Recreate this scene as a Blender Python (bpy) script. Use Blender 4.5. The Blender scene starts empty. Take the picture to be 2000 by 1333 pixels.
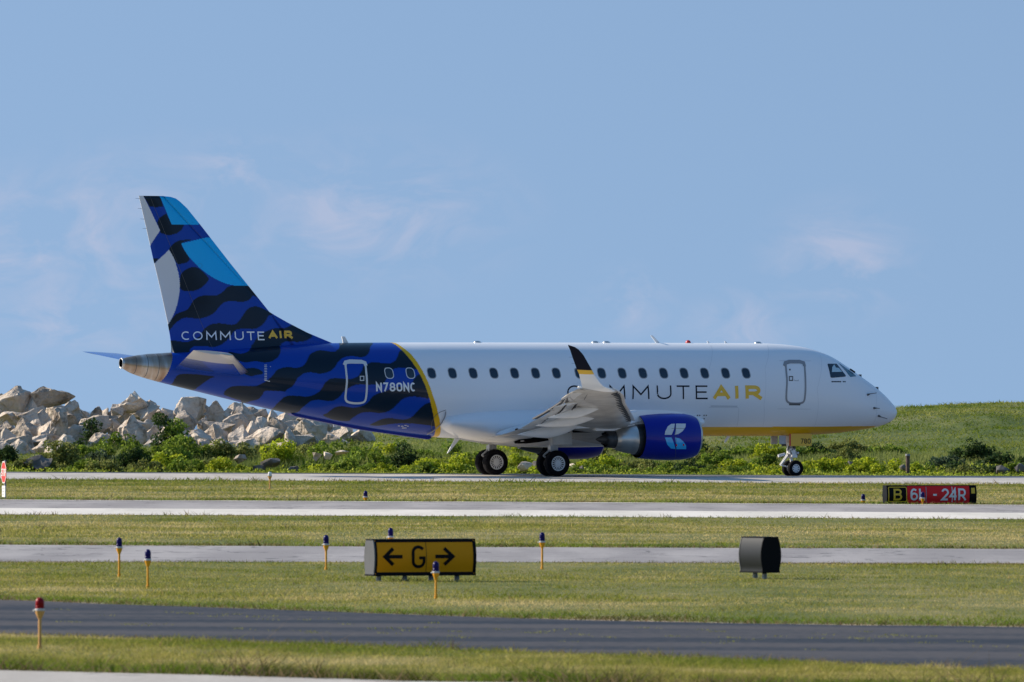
import bpy, bmesh, math, random
import numpy as np
from mathutils import Vector, Matrix, noise as mnoise
from mathutils.geometry import tessellate_polygon
R = math.radians
rng = np.random.default_rng(7)
random.seed(7)
C = bpy.context.scene.collection

# ------------------------------------------------------------------ camera, sky, sun, exposure
CAM_H, HORIZON, FPX = 2.42, 800.0, 21080.0          # eye height over the taxiway, horizon row, focal length (px of the 2000 px photo)
cd = bpy.data.cameras.new('camera'); cam = bpy.data.objects.new('camera', cd); C.objects.link(cam)
cd.sensor_width = 36.0; cd.lens = FPX / 2000 * 36
cam.location = (0, 0, CAM_H)
cam.rotation_euler = (R(90) + math.atan((HORIZON - 666.5) / FPX), 0, 0)
cd.clip_start = 1.0; cd.clip_end = 40000
cd.dof.use_dof = True; cd.dof.focus_distance = 394; cd.dof.aperture_fstop = 9.0
sc = bpy.context.scene
sc.camera = cam
SUN_EL, SUN_AZ = 29.0, 20.0                          # az: degrees beyond straight left
sun_dir = Vector((-math.cos(R(SUN_AZ)) * math.cos(R(SUN_EL)), math.sin(R(SUN_AZ)) * math.cos(R(SUN_EL)), math.sin(R(SUN_EL))))
ld = bpy.data.lights.new('sun', 'SUN'); ld.energy = 4.3; ld.angle = R(0.6); ld.color = (1.0, 0.88, 0.72)
sun = bpy.data.objects.new('sun', ld); C.objects.link(sun)
sun.rotation_euler = sun_dir.to_track_quat('Z', 'Y').to_euler(); sun.location = (-60, 300, 80)

world = bpy.data.worlds.new('World'); sc.world = world; world.use_nodes = True
nt = world.node_tree; nt.nodes.clear()
def N(tree, t, **kw):
    n = tree.nodes.new(t)
    for k, v in kw.items(): setattr(n, k, v)
    return n
def vmath(tree, op, a, b=None):
    n = N(tree, 'ShaderNodeVectorMath', operation=op)
    for i, v in enumerate((a, b)):
        if v is None: continue
        if isinstance(v, (tuple, list)): n.inputs[i].default_value = v
        else: tree.links.new(v, n.inputs[i])
    return n
def fmath(tree, op, a, b=None, c=None, clamp=False):
    n = N(tree, 'ShaderNodeMath', operation=op, use_clamp=clamp)
    for i, v in enumerate((a, b, c)):
        if v is None: continue
        if isinstance(v, (int, float)): n.inputs[i].default_value = v
        else: tree.links.new(v, n.inputs[i])
    return n.outputs[0]
out = N(nt, 'ShaderNodeOutputWorld'); bg = N(nt, 'ShaderNodeBackground')
tc = N(nt, 'ShaderNodeTexCoord')
# summer sky is deep blue right down to the lake here: take the clear-sky model a few degrees up
lift = vmath(nt, 'ADD', tc.outputs['Generated'], (0, 0, 0.30))
nrm = vmath(nt, 'NORMALIZE', lift.outputs[0])
sky = N(nt, 'ShaderNodeTexSky', sky_type='NISHITA'); sky.sun_disc = False
sky.sun_elevation = R(SUN_EL); sky.sun_rotation = math.atan2(sun_dir.x, sun_dir.y); sky.air_density = 1.0; sky.dust_density = 0.6; sky.ozone_density = 1.5
nt.links.new(nrm.outputs[0], sky.inputs[0])
SKY_TINT = (1.0, 1.0, 1.0)
tint = N(nt, 'ShaderNodeMix', data_type='RGBA', blend_type='MULTIPLY'); tint.inputs[0].default_value = 1
nt.links.new(sky.outputs[0], tint.inputs[6]); tint.inputs[7].default_value = (*SKY_TINT, 1)
# faint warm fair-weather clouds low over the lake
def cloud_mask(px, py, rx, ry):
    c = Vector(((px - 1000) / FPX, 1, (HORIZON - py) / FPX)).normalized()
    d = vmath(nt, 'SUBTRACT', tc.outputs['Generated'], tuple(c))
    s = vmath(nt, 'MULTIPLY', d.outputs[0], (FPX / rx, 1.0, FPX / ry))
    l = vmath(nt, 'LENGTH', s.outputs[0])
    return fmath(nt, 'SUBTRACT', 1.0, l.outputs['Value'], clamp=True)
m = None
for a in ((250, 450, 330, 230), (20, 480, 260, 200), (720, 420, 380, 200), (1640, 510, 200, 160), (1450, 640, 160, 110), (130, 620, 300, 120), (1230, 590, 120, 90), (480, 330, 200, 90)):
    k = cloud_mask(*a); m = k if m is None else fmath(nt, 'MAXIMUM', m, k)
nz = N(nt, 'ShaderNodeTexNoise'); nz.inputs['Scale'].default_value = 120; nz.inputs['Distortion'].default_value = .7; nz.inputs['Detail'].default_value = 7; nz.inputs['Roughness'].default_value = 0.6
st = vmath(nt, 'MULTIPLY', tc.outputs['Generated'], (1.0, 1.0, 1.9)); nt.links.new(st.outputs[0], nz.inputs['Vector'])
t1 = fmath(nt, 'MULTIPLY', fmath(nt, 'SUBTRACT', nz.outputs['Fac'], 0.42, clamp=True), 4.2)
t2 = fmath(nt, 'MULTIPLY', t1, fmath(nt, 'POWER', fmath(nt, 'MULTIPLY', m, 1.25, clamp=True), 1.3), clamp=True)
cl = N(nt, 'ShaderNodeMix', data_type='RGBA', blend_type='MIX')
nt.links.new(fmath(nt, 'MULTIPLY', t2, 0.38), cl.inputs[0]); nt.links.new(tint.outputs[2], cl.inputs[6]); cl.inputs[7].default_value = (4.3, 4.1, 4.9, 1)
# the upper sky is a deeper, cleaner blue than the band over the lake
sp_ = N(nt, 'ShaderNodeSeparateXYZ'); nt.links.new(tc.outputs['Generated'], sp_.inputs[0])
up_ = N(nt, 'ShaderNodeMapRange', interpolation_type='SMOOTHSTEP'); up_.inputs[1].default_value = .05; up_.inputs[2].default_value = .45; nt.links.new(sp_.outputs[2], up_.inputs[0])
deep = N(nt, 'ShaderNodeMix', data_type='RGBA', blend_type='MULTIPLY'); nt.links.new(up_.outputs[0], deep.inputs[0]); nt.links.new(cl.outputs[2], deep.inputs[6]); deep.inputs[7].default_value = (1.0, 1.30, 1.38, 1)
nt.links.new(deep.outputs[2], bg.inputs[0]); bg.inputs[1].default_value = 0.1
nt.links.new(bg.outputs[0], out.inputs[0])
vs = sc.view_settings; vs.view_transform = 'Standard'; vs.look = 'None'; vs.exposure = 0.56; vs.gamma = 1.0

# ------------------------------------------------------------------ helpers
def mat(name, col, rough=0.5, metal=0.0, coat=0.0, noise=None, bump=None, attr=None, spec=0.5):
    """noise=(scale, amount) varies brightness, bump=(scale, strength, distance)"""
    m = bpy.data.materials.new(name); m.use_nodes = True; t = m.node_tree; b = t.nodes['Principled BSDF']
    b.inputs['Base Color'].default_value = (*col, 1); b.inputs['Roughness'].default_value = rough; b.inputs['Metallic'].default_value = metal
    b.inputs['Coat Weight'].default_value = coat; b.inputs['Coat Roughness'].default_value = 0.06; b.inputs['Specular IOR Level'].default_value = spec
    tcn = N(t, 'ShaderNodeTexCoord'); src = None
    if attr:
        a = N(t, 'ShaderNodeAttribute', attribute_name=attr); src = a.outputs['Color']
    if noise:
        n = N(t, 'ShaderNodeTexNoise'); n.inputs['Scale'].default_value = noise[0]; n.inputs['Detail'].default_value = 5
        t.links.new(tcn.outputs['Object'], n.inputs['Vector'])
        mr = N(t, 'ShaderNodeMapRange'); mr.inputs[1].default_value = 0.3; mr.inputs[2].default_value = 0.7
        mr.inputs[3].default_value = 1 - noise[1]; mr.inputs[4].default_value = 1 + noise[1]; t.links.new(n.outputs['Fac'], mr.inputs[0])
        mx = N(t, 'ShaderNodeMix', data_type='RGBA', blend_type='MULTIPLY'); mx.inputs[0].default_value = 1
        if src: t.links.new(src, mx.inputs[6])
        else: mx.inputs[6].default_value = (*col, 1)
        t.links.new(mr.outputs[0], mx.inputs[7]); src = mx.outputs[2]
    if src: t.links.new(src, b.inputs['Base Color'])
    if bump:
        n = N(t, 'ShaderNodeTexNoise'); n.inputs['Scale'].default_value = bump[0]; n.inputs['Detail'].default_value = 8
        t.links.new(tcn.outputs['Object'], n.inputs['Vector'])
        bp = N(t, 'ShaderNodeBump'); bp.inputs['Strength'].default_value = bump[1]; bp.inputs['Distance'].default_value = bump[2]
        t.links.new(n.outputs['Fac'], bp.inputs['Height']); t.links.new(bp.outputs[0], b.inputs['Normal'])
    return m
def link(name, me, m, parent=None, smooth=None, kind=None):
    o = bpy.data.objects.new(name, me); C.objects.link(o)
    for x in (m if isinstance(m, (list, tuple)) else [m]): me.materials.append(x)
    if parent: o.parent = parent
    if kind: o['kind'] = kind
    if smooth is True:
        me.polygons.foreach_set('use_smooth', [True] * len(me.polygons))
    elif smooth: me.shade_smooth() if False else me.set_sharp_from_angle(angle=R(smooth))
    return o
def obj(name, V, F, m, parent=None, smooth=None, kind=None, mi=None):
    me = bpy.data.meshes.new(name); me.from_pydata([tuple(map(float, v)) for v in V], [], [tuple(map(int, f)) for f in F])
    if mi is not None: me.polygons.foreach_set('material_index', mi)
    me.update()
    return link(name, me, m, parent, smooth, kind)
def tri_mesh(name, V, F, m, col=None, parent=None, kind=None, smooth=False):
    """fast numpy mesh; V (n,3), F (k,3|4), col (n,3)"""
    me = bpy.data.meshes.new(name); k, w = F.shape
    me.vertices.add(len(V)); me.vertices.foreach_set('co', np.ascontiguousarray(V, np.float32).ravel())
    me.loops.add(k * w); me.loops.foreach_set('vertex_index', np.ascontiguousarray(F, np.int32).ravel())
    me.polygons.add(k); me.polygons.foreach_set('loop_start', np.arange(0, k * w, w, dtype=np.int32))
    me.polygons.foreach_set('use_smooth', np.full(k, bool(smooth)))
    me.update(calc_edges=True)
    if col is not None:
        a = me.color_attributes.new('tint', 'FLOAT_COLOR', 'POINT')
        a.data.foreach_set('color', np.concatenate([col, np.ones((len(col), 1))], 1).astype(np.float32).ravel())
    me.validate()
    return link(name, me, m, parent, None, kind)
def empty(name, loc, rz=0.0):
    o = bpy.data.objects.new(name, None); C.objects.link(o); o.location = loc; o.rotation_euler = (0, 0, rz); o.empty_display_size = 0.3
    return o
def tag(o, label=None, cat=None, group=None, kind=None):
    for k, v in (('label', label), ('category', cat), ('group', group), ('kind', kind)):
        if v: o[k] = v
    return o
class MB:
    """collects simple solids into one mesh"""
    def __init__(s): s.V = []; s.F = []; s.M = []
    def add(s, V, F, mi=0):
        n = len(s.V); s.V += [tuple(v) for v in V]; s.F += [tuple(i + n for i in f) for f in F]; s.M += [mi] * len(F); return s
    def box(s, c, d, rot=None, mi=0, taper=1.0):
        V = []
        for z in (-.5, .5):
            k = taper if z > 0 else 1
            for x, y in ((-.5, -.5), (.5, -.5), (.5, .5), (-.5, .5)):
                v = Vector((x * d[0] * k, y * d[1] * k, z * d[2]))
                if rot: v = rot @ v
                V.append(v + Vector(c))
        return s.add(V, [(3, 2, 1, 0), (4, 5, 6, 7), (0, 1, 5, 4), (1, 2, 6, 5), (2, 3, 7, 6), (3, 0, 4, 7)], mi)
    def tube(s, p0, p1, r0, r1=None, n=10, mi=0):
        p0, p1 = Vector(p0), Vector(p1); r1 = r0 if r1 is None else r1
        q = (p1 - p0).to_track_quat('Z', 'Y'); V = []
        for p, r in ((p0, r0), (p1, r1)):
            for i in range(n):
                a = 2 * math.pi * i / n; V.append(p + q @ Vector((r * math.cos(a), r * math.sin(a), 0)))
        F = [(i, (i + 1) % n, n + (i + 1) % n, n + i) for i in range(n)] + [tuple(range(n))[::-1], tuple(range(n, 2 * n))]
        return s.add(V, F, mi)
    def lathe(s, prof, org, axis='Z', n=24, mi=0, caps=True):
        """prof: list of (distance along the axis, radius)"""
        V = []
        for t, r in prof:
            for i in range(n):
                a = 2 * math.pi * i / n; u, v = r * math.cos(a), r * math.sin(a)
                p = {'Z': (u, v, t), 'X': (t, u, v), 'Y': (v, t, u)}[axis]
                V.append(Vector(p) + Vector(org))
        k = len(prof); F = []
        for j in range(k - 1):
            for i in range(n):
                a, b = j * n + i, j * n + (i + 1) % n
                F.append((a, b, b + n, a + n))
        if caps: F += [tuple(range(n))[::-1], tuple(range((k - 1) * n, k * n))]
        return s.add(V, F, mi)
    def prism(s, poly, y0, y1, plane='XZ', mi=0):
        n = len(poly)
        def P(a, b, d): return (a, d, b) if plane == 'XZ' else (d, a, b) if plane == 'YZ' else (a, b, d)
        V = [P(a, b, y0) for a, b in poly] + [P(a, b, y1) for a, b in poly]
        F = [tuple(range(n)), tuple(range(n, 2 * n))[::-1]] + [(i, n + i, n + (i + 1) % n, (i + 1) % n) for i in range(n)]
        return s.add(V, F, mi)
    def build(s, name, m, parent=None, smooth=None, bevel=0, kind=None):
        me = bpy.data.meshes.new(name); me.from_pydata([tuple(map(float, v)) for v in s.V], [], s.F)
        me.polygons.foreach_set('material_index', s.M)
        bm = bmesh.new(); bm.from_mesh(me); bmesh.ops.recalc_face_normals(bm, faces=bm.faces)
        if bevel: bmesh.ops.bevel(bm, geom=bm.edges[:], offset=bevel, segments=2, affect='EDGES', clamp_overlap=True)
        bm.to_mesh(me); bm.free()
        return link(name, me, m, parent, smooth, kind)
def pchip(x, y):
    x = np.asarray(x, float); y = np.asarray(y, float); o = np.argsort(x); x, y = x[o], y[o]
    h = np.diff(x); d = np.diff(y) / h; m = np.zeros(len(x)); m[0], m[-1] = d[0], d[-1]
    for i in range(1, len(x) - 1):
        if d[i - 1] * d[i] > 0:
            w1, w2 = 2 * h[i] + h[i - 1], h[i] + 2 * h[i - 1]; m[i] = (w1 + w2) / (w1 / d[i - 1] + w2 / d[i])
    def f(q):
        q = np.clip(np.asarray(q, float), x[0], x[-1]); i = np.clip(np.searchsorted(x, q) - 1, 0, len(x) - 2)
        t = (q - x[i]) / h[i]
        return ((2 * t**3 - 3 * t**2 + 1) * y[i] + (t**3 - 2 * t**2 + t) * h[i] * m[i] + (-2 * t**3 + 3 * t**2) * y[i + 1] + (t**3 - t**2) * h[i] * m[i + 1])
    return f
def inpoly(px, pz, poly):
    c = np.zeros(px.shape, bool); n = len(poly); j = n - 1
    for i in range(n):
        xi, zi = poly[i]; xj, zj = poly[j]
        if zi != zj:
            k = ((zi > pz) != (zj > pz)) & (px < (xj - xi) * (pz - zi) / (zj - zi) + xi); c ^= k
        j = i
    return c
def spline(pts, closed=True, n=6):
    """smooth a traced outline"""
    P = [np.array(p, float) for p in pts]; k = len(P); out = []
    for i in range(k if closed else k - 1):
        p0, p1, p2, p3 = (P[(i - 1) % k] if closed or i else P[0]), P[i], P[(i + 1) % k], (P[(i + 2) % k] if closed or i + 2 < k else P[-1])
        for j in range(n):
            t = j / n; out.append(0.5 * (2 * p1 + (p2 - p0) * t + (2 * p0 - 5 * p1 + 4 * p2 - p3) * t * t + (3 * p1 - 3 * p2 + p3 - p0) * t**3))
    if not closed: out.append(P[-1])
    return out
def fbm(x, y, s, seed=0, o=3):
    """value noise on arrays, 0..1"""
    x = np.asarray(x, float) * s; y = np.asarray(y, float) * s; r = 0; a = 1; tot = 0
    for k in range(o):
        xi = np.floor(x).astype(int); yi = np.floor(y).astype(int); fx = x - xi; fy = y - yi
        fx = fx * fx * (3 - 2 * fx); fy = fy * fy * (3 - 2 * fy)
        def H(i, j):
            h = (i * 374761393 + j * 668265263 + (seed + k) * 2147483647) & 0xffffffff
            h = ((h ^ (h >> 13)) * 1274126177) & 0xffffffff; return ((h ^ (h >> 16)) & 0xffff) / 65535.0
        r = r + a * ((H(xi, yi) * (1 - fx) + H(xi + 1, yi) * fx) * (1 - fy) + (H(xi, yi + 1) * (1 - fx) + H(xi + 1, yi + 1) * fx) * fy)
        tot += a; a *= .5; x = x * 2 + 17; y = y * 2 + 31
    return r / tot

# ------------------------------------------------------------------ stroke lettering (own alphabet, drawn as centre lines)
def arc(cx, cy, rx, ry, a0, a1, n=14): return [(cx + rx * math.cos(R(a0 + (a1 - a0) * i / n)), cy + ry * math.sin(R(a0 + (a1 - a0) * i / n))) for i in range(n + 1)]
def glyph(ch, w):
    h = w / 2
    G = {'C': [arc(h, .5, h, .5, 52, 308, 24)], 'O': [arc(h, .5, h, .5, 0, 360, 32)], '0': [arc(h, .72, h, .28, 0, 180) + arc(h, .28, h, .28, 180, 360) + [(w, .72)]],
         'M': [[(0, 0), (.04, 1), (h, .32), (w - .04, 1), (w, 0)]], 'U': [[(0, 1), (0, .38)] + arc(h, .38, h, .38, 180, 360) + [(w, 1)]],
         'T': [[(0, 1), (w, 1)], [(h, 1), (h, 0)]], 'E': [[(w, 1), (0, 1), (0, 0), (w, 0)], [(0, .52), (w * .9, .52)]],
         'A': [[(0, 0), (h, 1), (w, 0)], [(w * .18, .3), (w * .82, .3)]], 'I': [[(h, 0), (h, 1)]],
         'R': [[(0, 0), (0, 1), (w * .55, 1)] + arc(w * .6, .7, w * .36, .3, 90, -90) + [(0, .4)], [(w * .5, .4), (w, 0)]],
         'N': [[(0, 0), (0, 1), (w, 0), (w, 1)]], '7': [[(0, 1), (w, 1), (w * .35, 0)]],
         '8': [arc(h, .75, h * .88, .25, 0, 360, 20), arc(h, .26, h, .26, 0, 360, 20)],
         'B': [[(0, 0), (0, 1), (w * .55, 1)] + arc(w * .55, .76, w * .38, .24, 90, -90) + [(0, .52)], [(w * .55, .52)] + arc(w * .58, .26, w * .42, .26, 90, -90) + [(0, 0)]],
         '6': [arc(h, .3, h, .3, 0, 360, 22), [(0, .3), (0, .62)] + arc(h, .62, h, .38, 180, 45)], 'L': [[(0, 1), (0, 0), (w, 0)]], '-': [[(0, .46), (w, .46)]],
         '2': [arc(h, .7, h, .3, 165, -20) + [(0, 0), (w, 0)]], '4': [[(w * .75, 0), (w * .75, 1), (0, .3), (w, .3)]],
         'G': [arc(h, .72, h, .28, 35, 180, 10) + arc(h, .28, h, .28, 180, 360, 10) + [(w, .45), (h * 1.1, .45)]],
         'S': [arc(h, .74, h, .26, 30, 270, 12) + arc(h, .25, h, .25, 90, -150, 12)], 'P': [[(0, 0), (0, 1), (w * .5, 1)] + arc(w * .55, .74, w * .42, .26, 90, -90) + [(0, .48)]],
         '<': [[(w, .5), (0, .5)], [(w * .4, 1.0), (0, .5), (w * .4, 0)]], '>': [[(0, .5), (w, .5)], [(w * .6, 1.0), (w, .5), (w * .6, 0)]]}
    return G[ch]
def ribbon(line, wd, step=0.06):
    """mitred ribbon in 2D -> verts, quads"""
    P = []
    for a, b in zip(line[:-1], line[1:]):
        a = np.array(a, float); b = np.array(b, float); n = max(1, int(np.linalg.norm(b - a) / step))
        P += [a + (b - a) * i / n for i in range(n)]
    P.append(np.array(line[-1], float)); closed = np.linalg.norm(P[0] - P[-1]) < 1e-6
    V, F = [], []
    for i, p in enumerate(P):
        pa = P[i - 1] if i else (P[-2] if closed else p); pb = P[i + 1] if i + 1 < len(P) else (P[1] if closed else p)
        d0 = p - pa; d1 = pb - p; d0 = d0 / (np.linalg.norm(d0) or 1); d1 = d1 / (np.linalg.norm(d1) or 1)
        t = d0 + d1
        if np.linalg.norm(t) < .2: t = d1
        t = t / np.linalg.norm(t); nn = np.array((-t[1], t[0])); ref = d1 if np.linalg.norm(d1) else d0
        c = max(.35, abs(nn @ np.array((-ref[1], ref[0]))))
        V += [p + nn * wd / 2 / c, p - nn * wd / 2 / c]
        if i: F.append((2 * i - 2, 2 * i - 1, 2 * i + 1, 2 * i))
    return V, F
def text2d(items, h, wd, slant=0.0):
    """items: (char, x, width) -> verts and quads in 2D with baseline 0 and height h"""
    V, F = [], []
    for ch, x, w in items:
        for ln in glyph(ch, w / h):
            ln = [tuple(q) for q in ln]
            if ln[0] != ln[-1]:             # open strokes run out to the full letter height
                for e0, e1, k in ((0, 1, 0), (-1, -2, -1)):
                    (xa_, ya_), (xb_, yb_) = ln[e0], ln[e1]; d_ = math.hypot(xa_ - xb_, ya_ - yb_) or 1
                    if ya_ in (0, 1) and abs(ya_ - yb_) / d_ > .3: q_ = wd / 2 / h / (abs(ya_ - yb_) / d_); ln[e0] = (xa_ + (xa_ - xb_) / d_ * q_, ya_ + (ya_ - yb_) / d_ * q_)
            v, f = ribbon([(x + a * h + slant * b * h, wd / 2 + b * (h - wd)) for a, b in ln], wd)
            n = len(V); V += v; F += [tuple(i + n for i in q) for q in f]
    return V, F
def solidify2d(V, F, mp, off, name, m, parent):
    """lay flat ribbons on a surface: mp(u, v, off) -> 3D; a thin film with an edge"""
    n = len(V); VV = [mp(v[0], v[1], off) for v in V]
    return obj(name, VV, F, m, parent)
def patch(poly, mp, off, name, m, parent, cuts=3, thick=0.0):
    poly = [tuple(p) for p in poly]
    bm = bmesh.new(); vs_ = [bm.verts.new((p[0], 0, p[1])) for p in poly]
    for t in tessellate_polygon([[Vector((p[0], p[1], 0)) for p in poly]]):
        try: bm.faces.new([vs_[i] for i in t])
        except ValueError: pass
    if cuts: bmesh.ops.subdivide_edges(bm, edges=bm.edges[:], cuts=cuts, use_grid_fill=True)
    for v in bm.verts: v.co = Vector(mp(v.co.x, v.co.z, off))
    if thick:
        pass
    me = bpy.data.meshes.new(name); bm.to_mesh(me); bm.free()
    return link(name, me, m, parent, True)
def rrect(x0, z0, x1, z1, r, n=5):
    P = []
    for cx, cz, a in ((x1 - r, z1 - r, 0), (x0 + r, z1 - r, 90), (x0 + r, z0 + r, 180), (x1 - r, z0 + r, 270)):
        P += arc(cx, cz, r, r, a, a + 90, n)
    return P

# ------------------------------------------------------------------ ground heights
# the field rises about 3 per mille towards the far taxiway and falls gently to the right
def g0(D): return -0.0029 * np.maximum(0, 400 - np.asarray(D, float))
def ground_z(X, D): return g0(D) - 0.0045 * (np.asarray(X, float) - 1.0) * np.clip(1.6 - np.abs(np.asarray(X, float)) / 60, 0, 1)
def depth_at(px, y): return 75466.0 / (y - 738.9 - 0.0045 * (px - 1000))
def ground_pt(px, y):
    D = depth_at(px, y); X = (px - 1000) / FPX * D; return X, D, float(ground_z(X, D))
def at(px, py, D): return Vector(((px - 1000) / FPX * D, D, CAM_H + (HORIZON - py) / FPX * D))

def edge(pts):
    """pavement edge: list of (px, y) -> function D(X)"""
    A = [ground_pt(p, y)[:2] for p, y in pts]; xs = [a[0] for a in A]; ds = [a[1] for a in A]
    s0 = (ds[1] - ds[0]) / (xs[1] - xs[0]); s1 = (ds[-1] - ds[-2]) / (xs[-1] - xs[-2])
    xs = [xs[0] - 100] + xs + [xs[-1] + 100]; ds = [ds[0] - 100 * s0 * .4] + ds + [ds[-1] + 100 * s1 * .4]
    return lambda X: np.interp(X, xs, ds)
E = dict(
    b_near=edge([(0, 937.5), (1000, 942.5), (2000, 947)]), b_far=edge([(0, 924.5), (1000, 928.6), (2000, 933.2)]), b_dark=edge([(0, 921.5), (1000, 925.7), (2000, 930.2)]),
    r_far=edge([(0, 978), (1000, 982.5), (2000, 988.5)]), r_mid=edge([(0, 994), (1000, 998), (2000, 1003.5)]), r_near=edge([(0, 1006.5), (1000, 1010.5), (2000, 1016)]),
    g_far=edge([(0, 1066), (1000, 1071), (2000, 1074)]), g_near=edge([(0, 1099), (1000, 1100), (2000, 1102)]),
    d_far=edge([(0, 1174), (300, 1185), (1000, 1210), (1500, 1221), (2000, 1227)]), d_near=edge([(0, 1241), (500, 1256), (1000, 1275), (1500, 1293), (2000, 1313)]),
    p_far=edge([(0, 1311.5), (450, 1322.5), (800, 1333)]))

exec_parts = True
# ------------------------------------------------------------------ ground and pavements
def grass_mat(name='mown_grass'):
    m = bpy.data.materials.new(name); m.use_nodes = True; t = m.node_tree; b = t.nodes['Principled BSDF']
    tcn = N(t, 'ShaderNodeTexCoord'); b.inputs['Roughness'].default_value = 0.9; b.inputs['Specular IOR Level'].default_value = 0.15
    def noise(scale, vec=(1, 1, 1), det=6):
        v = vmath(t, 'MULTIPLY', tcn.outputs['Object'], vec); n = N(t, 'ShaderNodeTexNoise'); n.inputs['Scale'].default_value = scale; n.inputs['Detail'].default_value = det
        t.links.new(v.outputs[0], n.inputs['Vector']); return n.outputs['Fac']
    r = N(t, 'ShaderNodeValToRGB'); e = r.color_ramp.elements
    e[0].position = .34; e[0].color = (.075, .105, .025, 1); e[1].position = .66; e[1].color = (.25, .22, .10, 1)
    q = e.new(.5); q.color = (.145, .155, .05, 1)
    mixv = fmath(t, 'ADD', fmath(t, 'MULTIPLY', noise(.35, (1, .25, 1)), .6), fmath(t, 'MULTIPLY', noise(3.0, (1, .3, 1)), .4))
    t.links.new(mixv, r.inputs[0]); t.links.new(r.outputs[0], b.inputs['Base Color'])
    bp = N(t, 'ShaderNodeBump'); bp.inputs['Strength'].default_value = .6; bp.inputs['Distance'].default_value = .04
    t.links.new(noise(14.0), bp.inputs['Height']); t.links.new(bp.outputs[0], b.inputs['Normal'])
    return m
M_GRASS = grass_mat()
xs = np.concatenate([np.linspace(-6000, -120, 12), np.linspace(-110, 110, 111), np.linspace(120, 6000, 12)])
ys = np.concatenate([np.array([-3000, -600, -100, 0, 60, 90]), np.arange(100, 560, 4.0), np.array([580, 620])])
XX, YY = np.meshgrid(xs, ys); ZZ = ground_z(XX, YY) - np.interp(YY, [404, 425, 560, 620], [0, .15, .3, 5.0])
ZZ += (fbm(XX, YY, .12, 3) - .5) * .05 * ((YY > 100) & (YY < 360))
ny, nx = XX.shape; I = np.arange(nx * ny).reshape(ny, nx)
F4 = np.stack([I[:-1, :-1], I[:-1, 1:], I[1:, 1:], I[1:, :-1]], -1).reshape(-1, 4)
tri_mesh('ground', np.stack([XX, YY, ZZ], -1).reshape(-1, 3), F4, M_GRASS, kind='structure', smooth=True)
def pave_mat(name, c0, c1, streak=(1, 1, 1), scale=1.0, rough=.75, cracks=0.0, joints=None, c2=None):
    m = bpy.data.materials.new(name); m.use_nodes = True; t = m.node_tree; b = t.nodes['Principled BSDF']
    tcn = N(t, 'ShaderNodeTexCoord'); b.inputs['Roughness'].default_value = rough; b.inputs['Specular IOR Level'].default_value = .3
    def noise(sc_, vec, det=7):
        v = vmath(t, 'MULTIPLY', tcn.outputs['Object'], vec); n = N(t, 'ShaderNodeTexNoise'); n.inputs['Scale'].default_value = sc_; n.inputs['Detail'].default_value = det
        t.links.new(v.outputs[0], n.inputs['Vector']); return n.outputs['Fac']
    r = N(t, 'ShaderNodeValToRGB'); e = r.color_ramp.elements
    e[0].position = .43; e[0].color = (*c0, 1); e[1].position = .58; e[1].color = (*c1, 1)
    mixv = fmath(t, 'ADD', fmath(t, 'MULTIPLY', noise(.5 * scale, streak), .7), fmath(t, 'MULTIPLY', noise(9 * scale, (1, .5, 1)), .3))
    t.links.new(mixv, r.inputs[0]); last = r.outputs[0]
    if cracks:
        v = N(t, 'ShaderNodeTexVoronoi', feature='DISTANCE_TO_EDGE'); v.inputs['Scale'].default_value = .22
        w = vmath(t, 'ADD', tcn.outputs['Object'], None); nn = N(t, 'ShaderNodeTexNoise'); nn.inputs['Scale'].default_value = .6; t.links.new(tcn.outputs['Object'], nn.inputs['Vector'])
        sc3 = vmath(t, 'SCALE', nn.outputs['Color']); sc3.inputs['Scale'].default_value = 3.0; t.links.new(sc3.outputs[0], w.inputs[1]); t.links.new(w.outputs[0], v.inputs['Vector'])
        k = fmath(t, 'LESS_THAN', v.outputs['Distance'], .012)
        mx = N(t, 'ShaderNodeMix', data_type='RGBA', blend_type='MULTIPLY'); t.links.new(fmath(t, 'MULTIPLY', k, cracks), mx.inputs[0]); t.links.new(last, mx.inputs[6]); mx.inputs[7].default_value = (.35, .35, .35, 1); last = mx.outputs[2]
    t.links.new(last, b.inputs['Base Color'])
    bp = N(t, 'ShaderNodeBump'); bp.inputs['Strength'].default_value = .3; bp.inputs['Distance'].default_value = .01
    t.links.new(noise(40, (1, 1, 1)), bp.inputs['Height']); t.links.new(bp.outputs[0], b.inputs['Normal'])
    return m
def strip(name, near, far, m, lift, wob=0.0, rows=10, seed=0, x0=-110, x1=110):
    xs = np.arange(x0, x1 + .1, .5); a = near(xs); b = far(xs)
    a = a + (fbm(xs, xs * 0, .8, seed) - .5) * wob; b = b + (fbm(xs, xs * 0, .8, seed + 9) - .5) * wob
    T = np.linspace(0, 1, rows)[:, None]; D = a[None] * (1 - T) + b[None] * T; X = np.repeat(xs[None], rows, 0)
    Z = ground_z(X, D) + lift
    n, k = X.shape; I = np.arange(n * k).reshape(n, k)
    F = np.stack([I[:-1, :-1], I[:-1, 1:], I[1:, 1:], I[1:, :-1]], -1).reshape(-1, 4)
    return tri_mesh(name, np.stack([X, D, Z], -1).reshape(-1, 3), F, m, kind='structure', smooth=True)
M_CONC = pave_mat('pale_concrete', (.43, .395, .35), (.54, .50, .45), (1, .1, 1), cracks=.5)
M_CONCW = pave_mat('white_concrete', (.64, .60, .53), (.75, .70, .63), (1, .1, 1), cracks=.3)
M_ASPH = pave_mat('worn_grey_asphalt', (.285, .26, .25), (.38, .35, .335), (1, .12, 1), cracks=.7)
M_ASPG = pave_mat('grey_taxiway_asphalt', (.27, .25, .245), (.37, .345, .335), (1, .12, 1), cracks=.9)
M_DARK = pave_mat('dark_sealed_asphalt', (.014, .016, .022), (.070, .060, .056), (.10, .8, 1), scale=.8, rough=.7)
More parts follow.
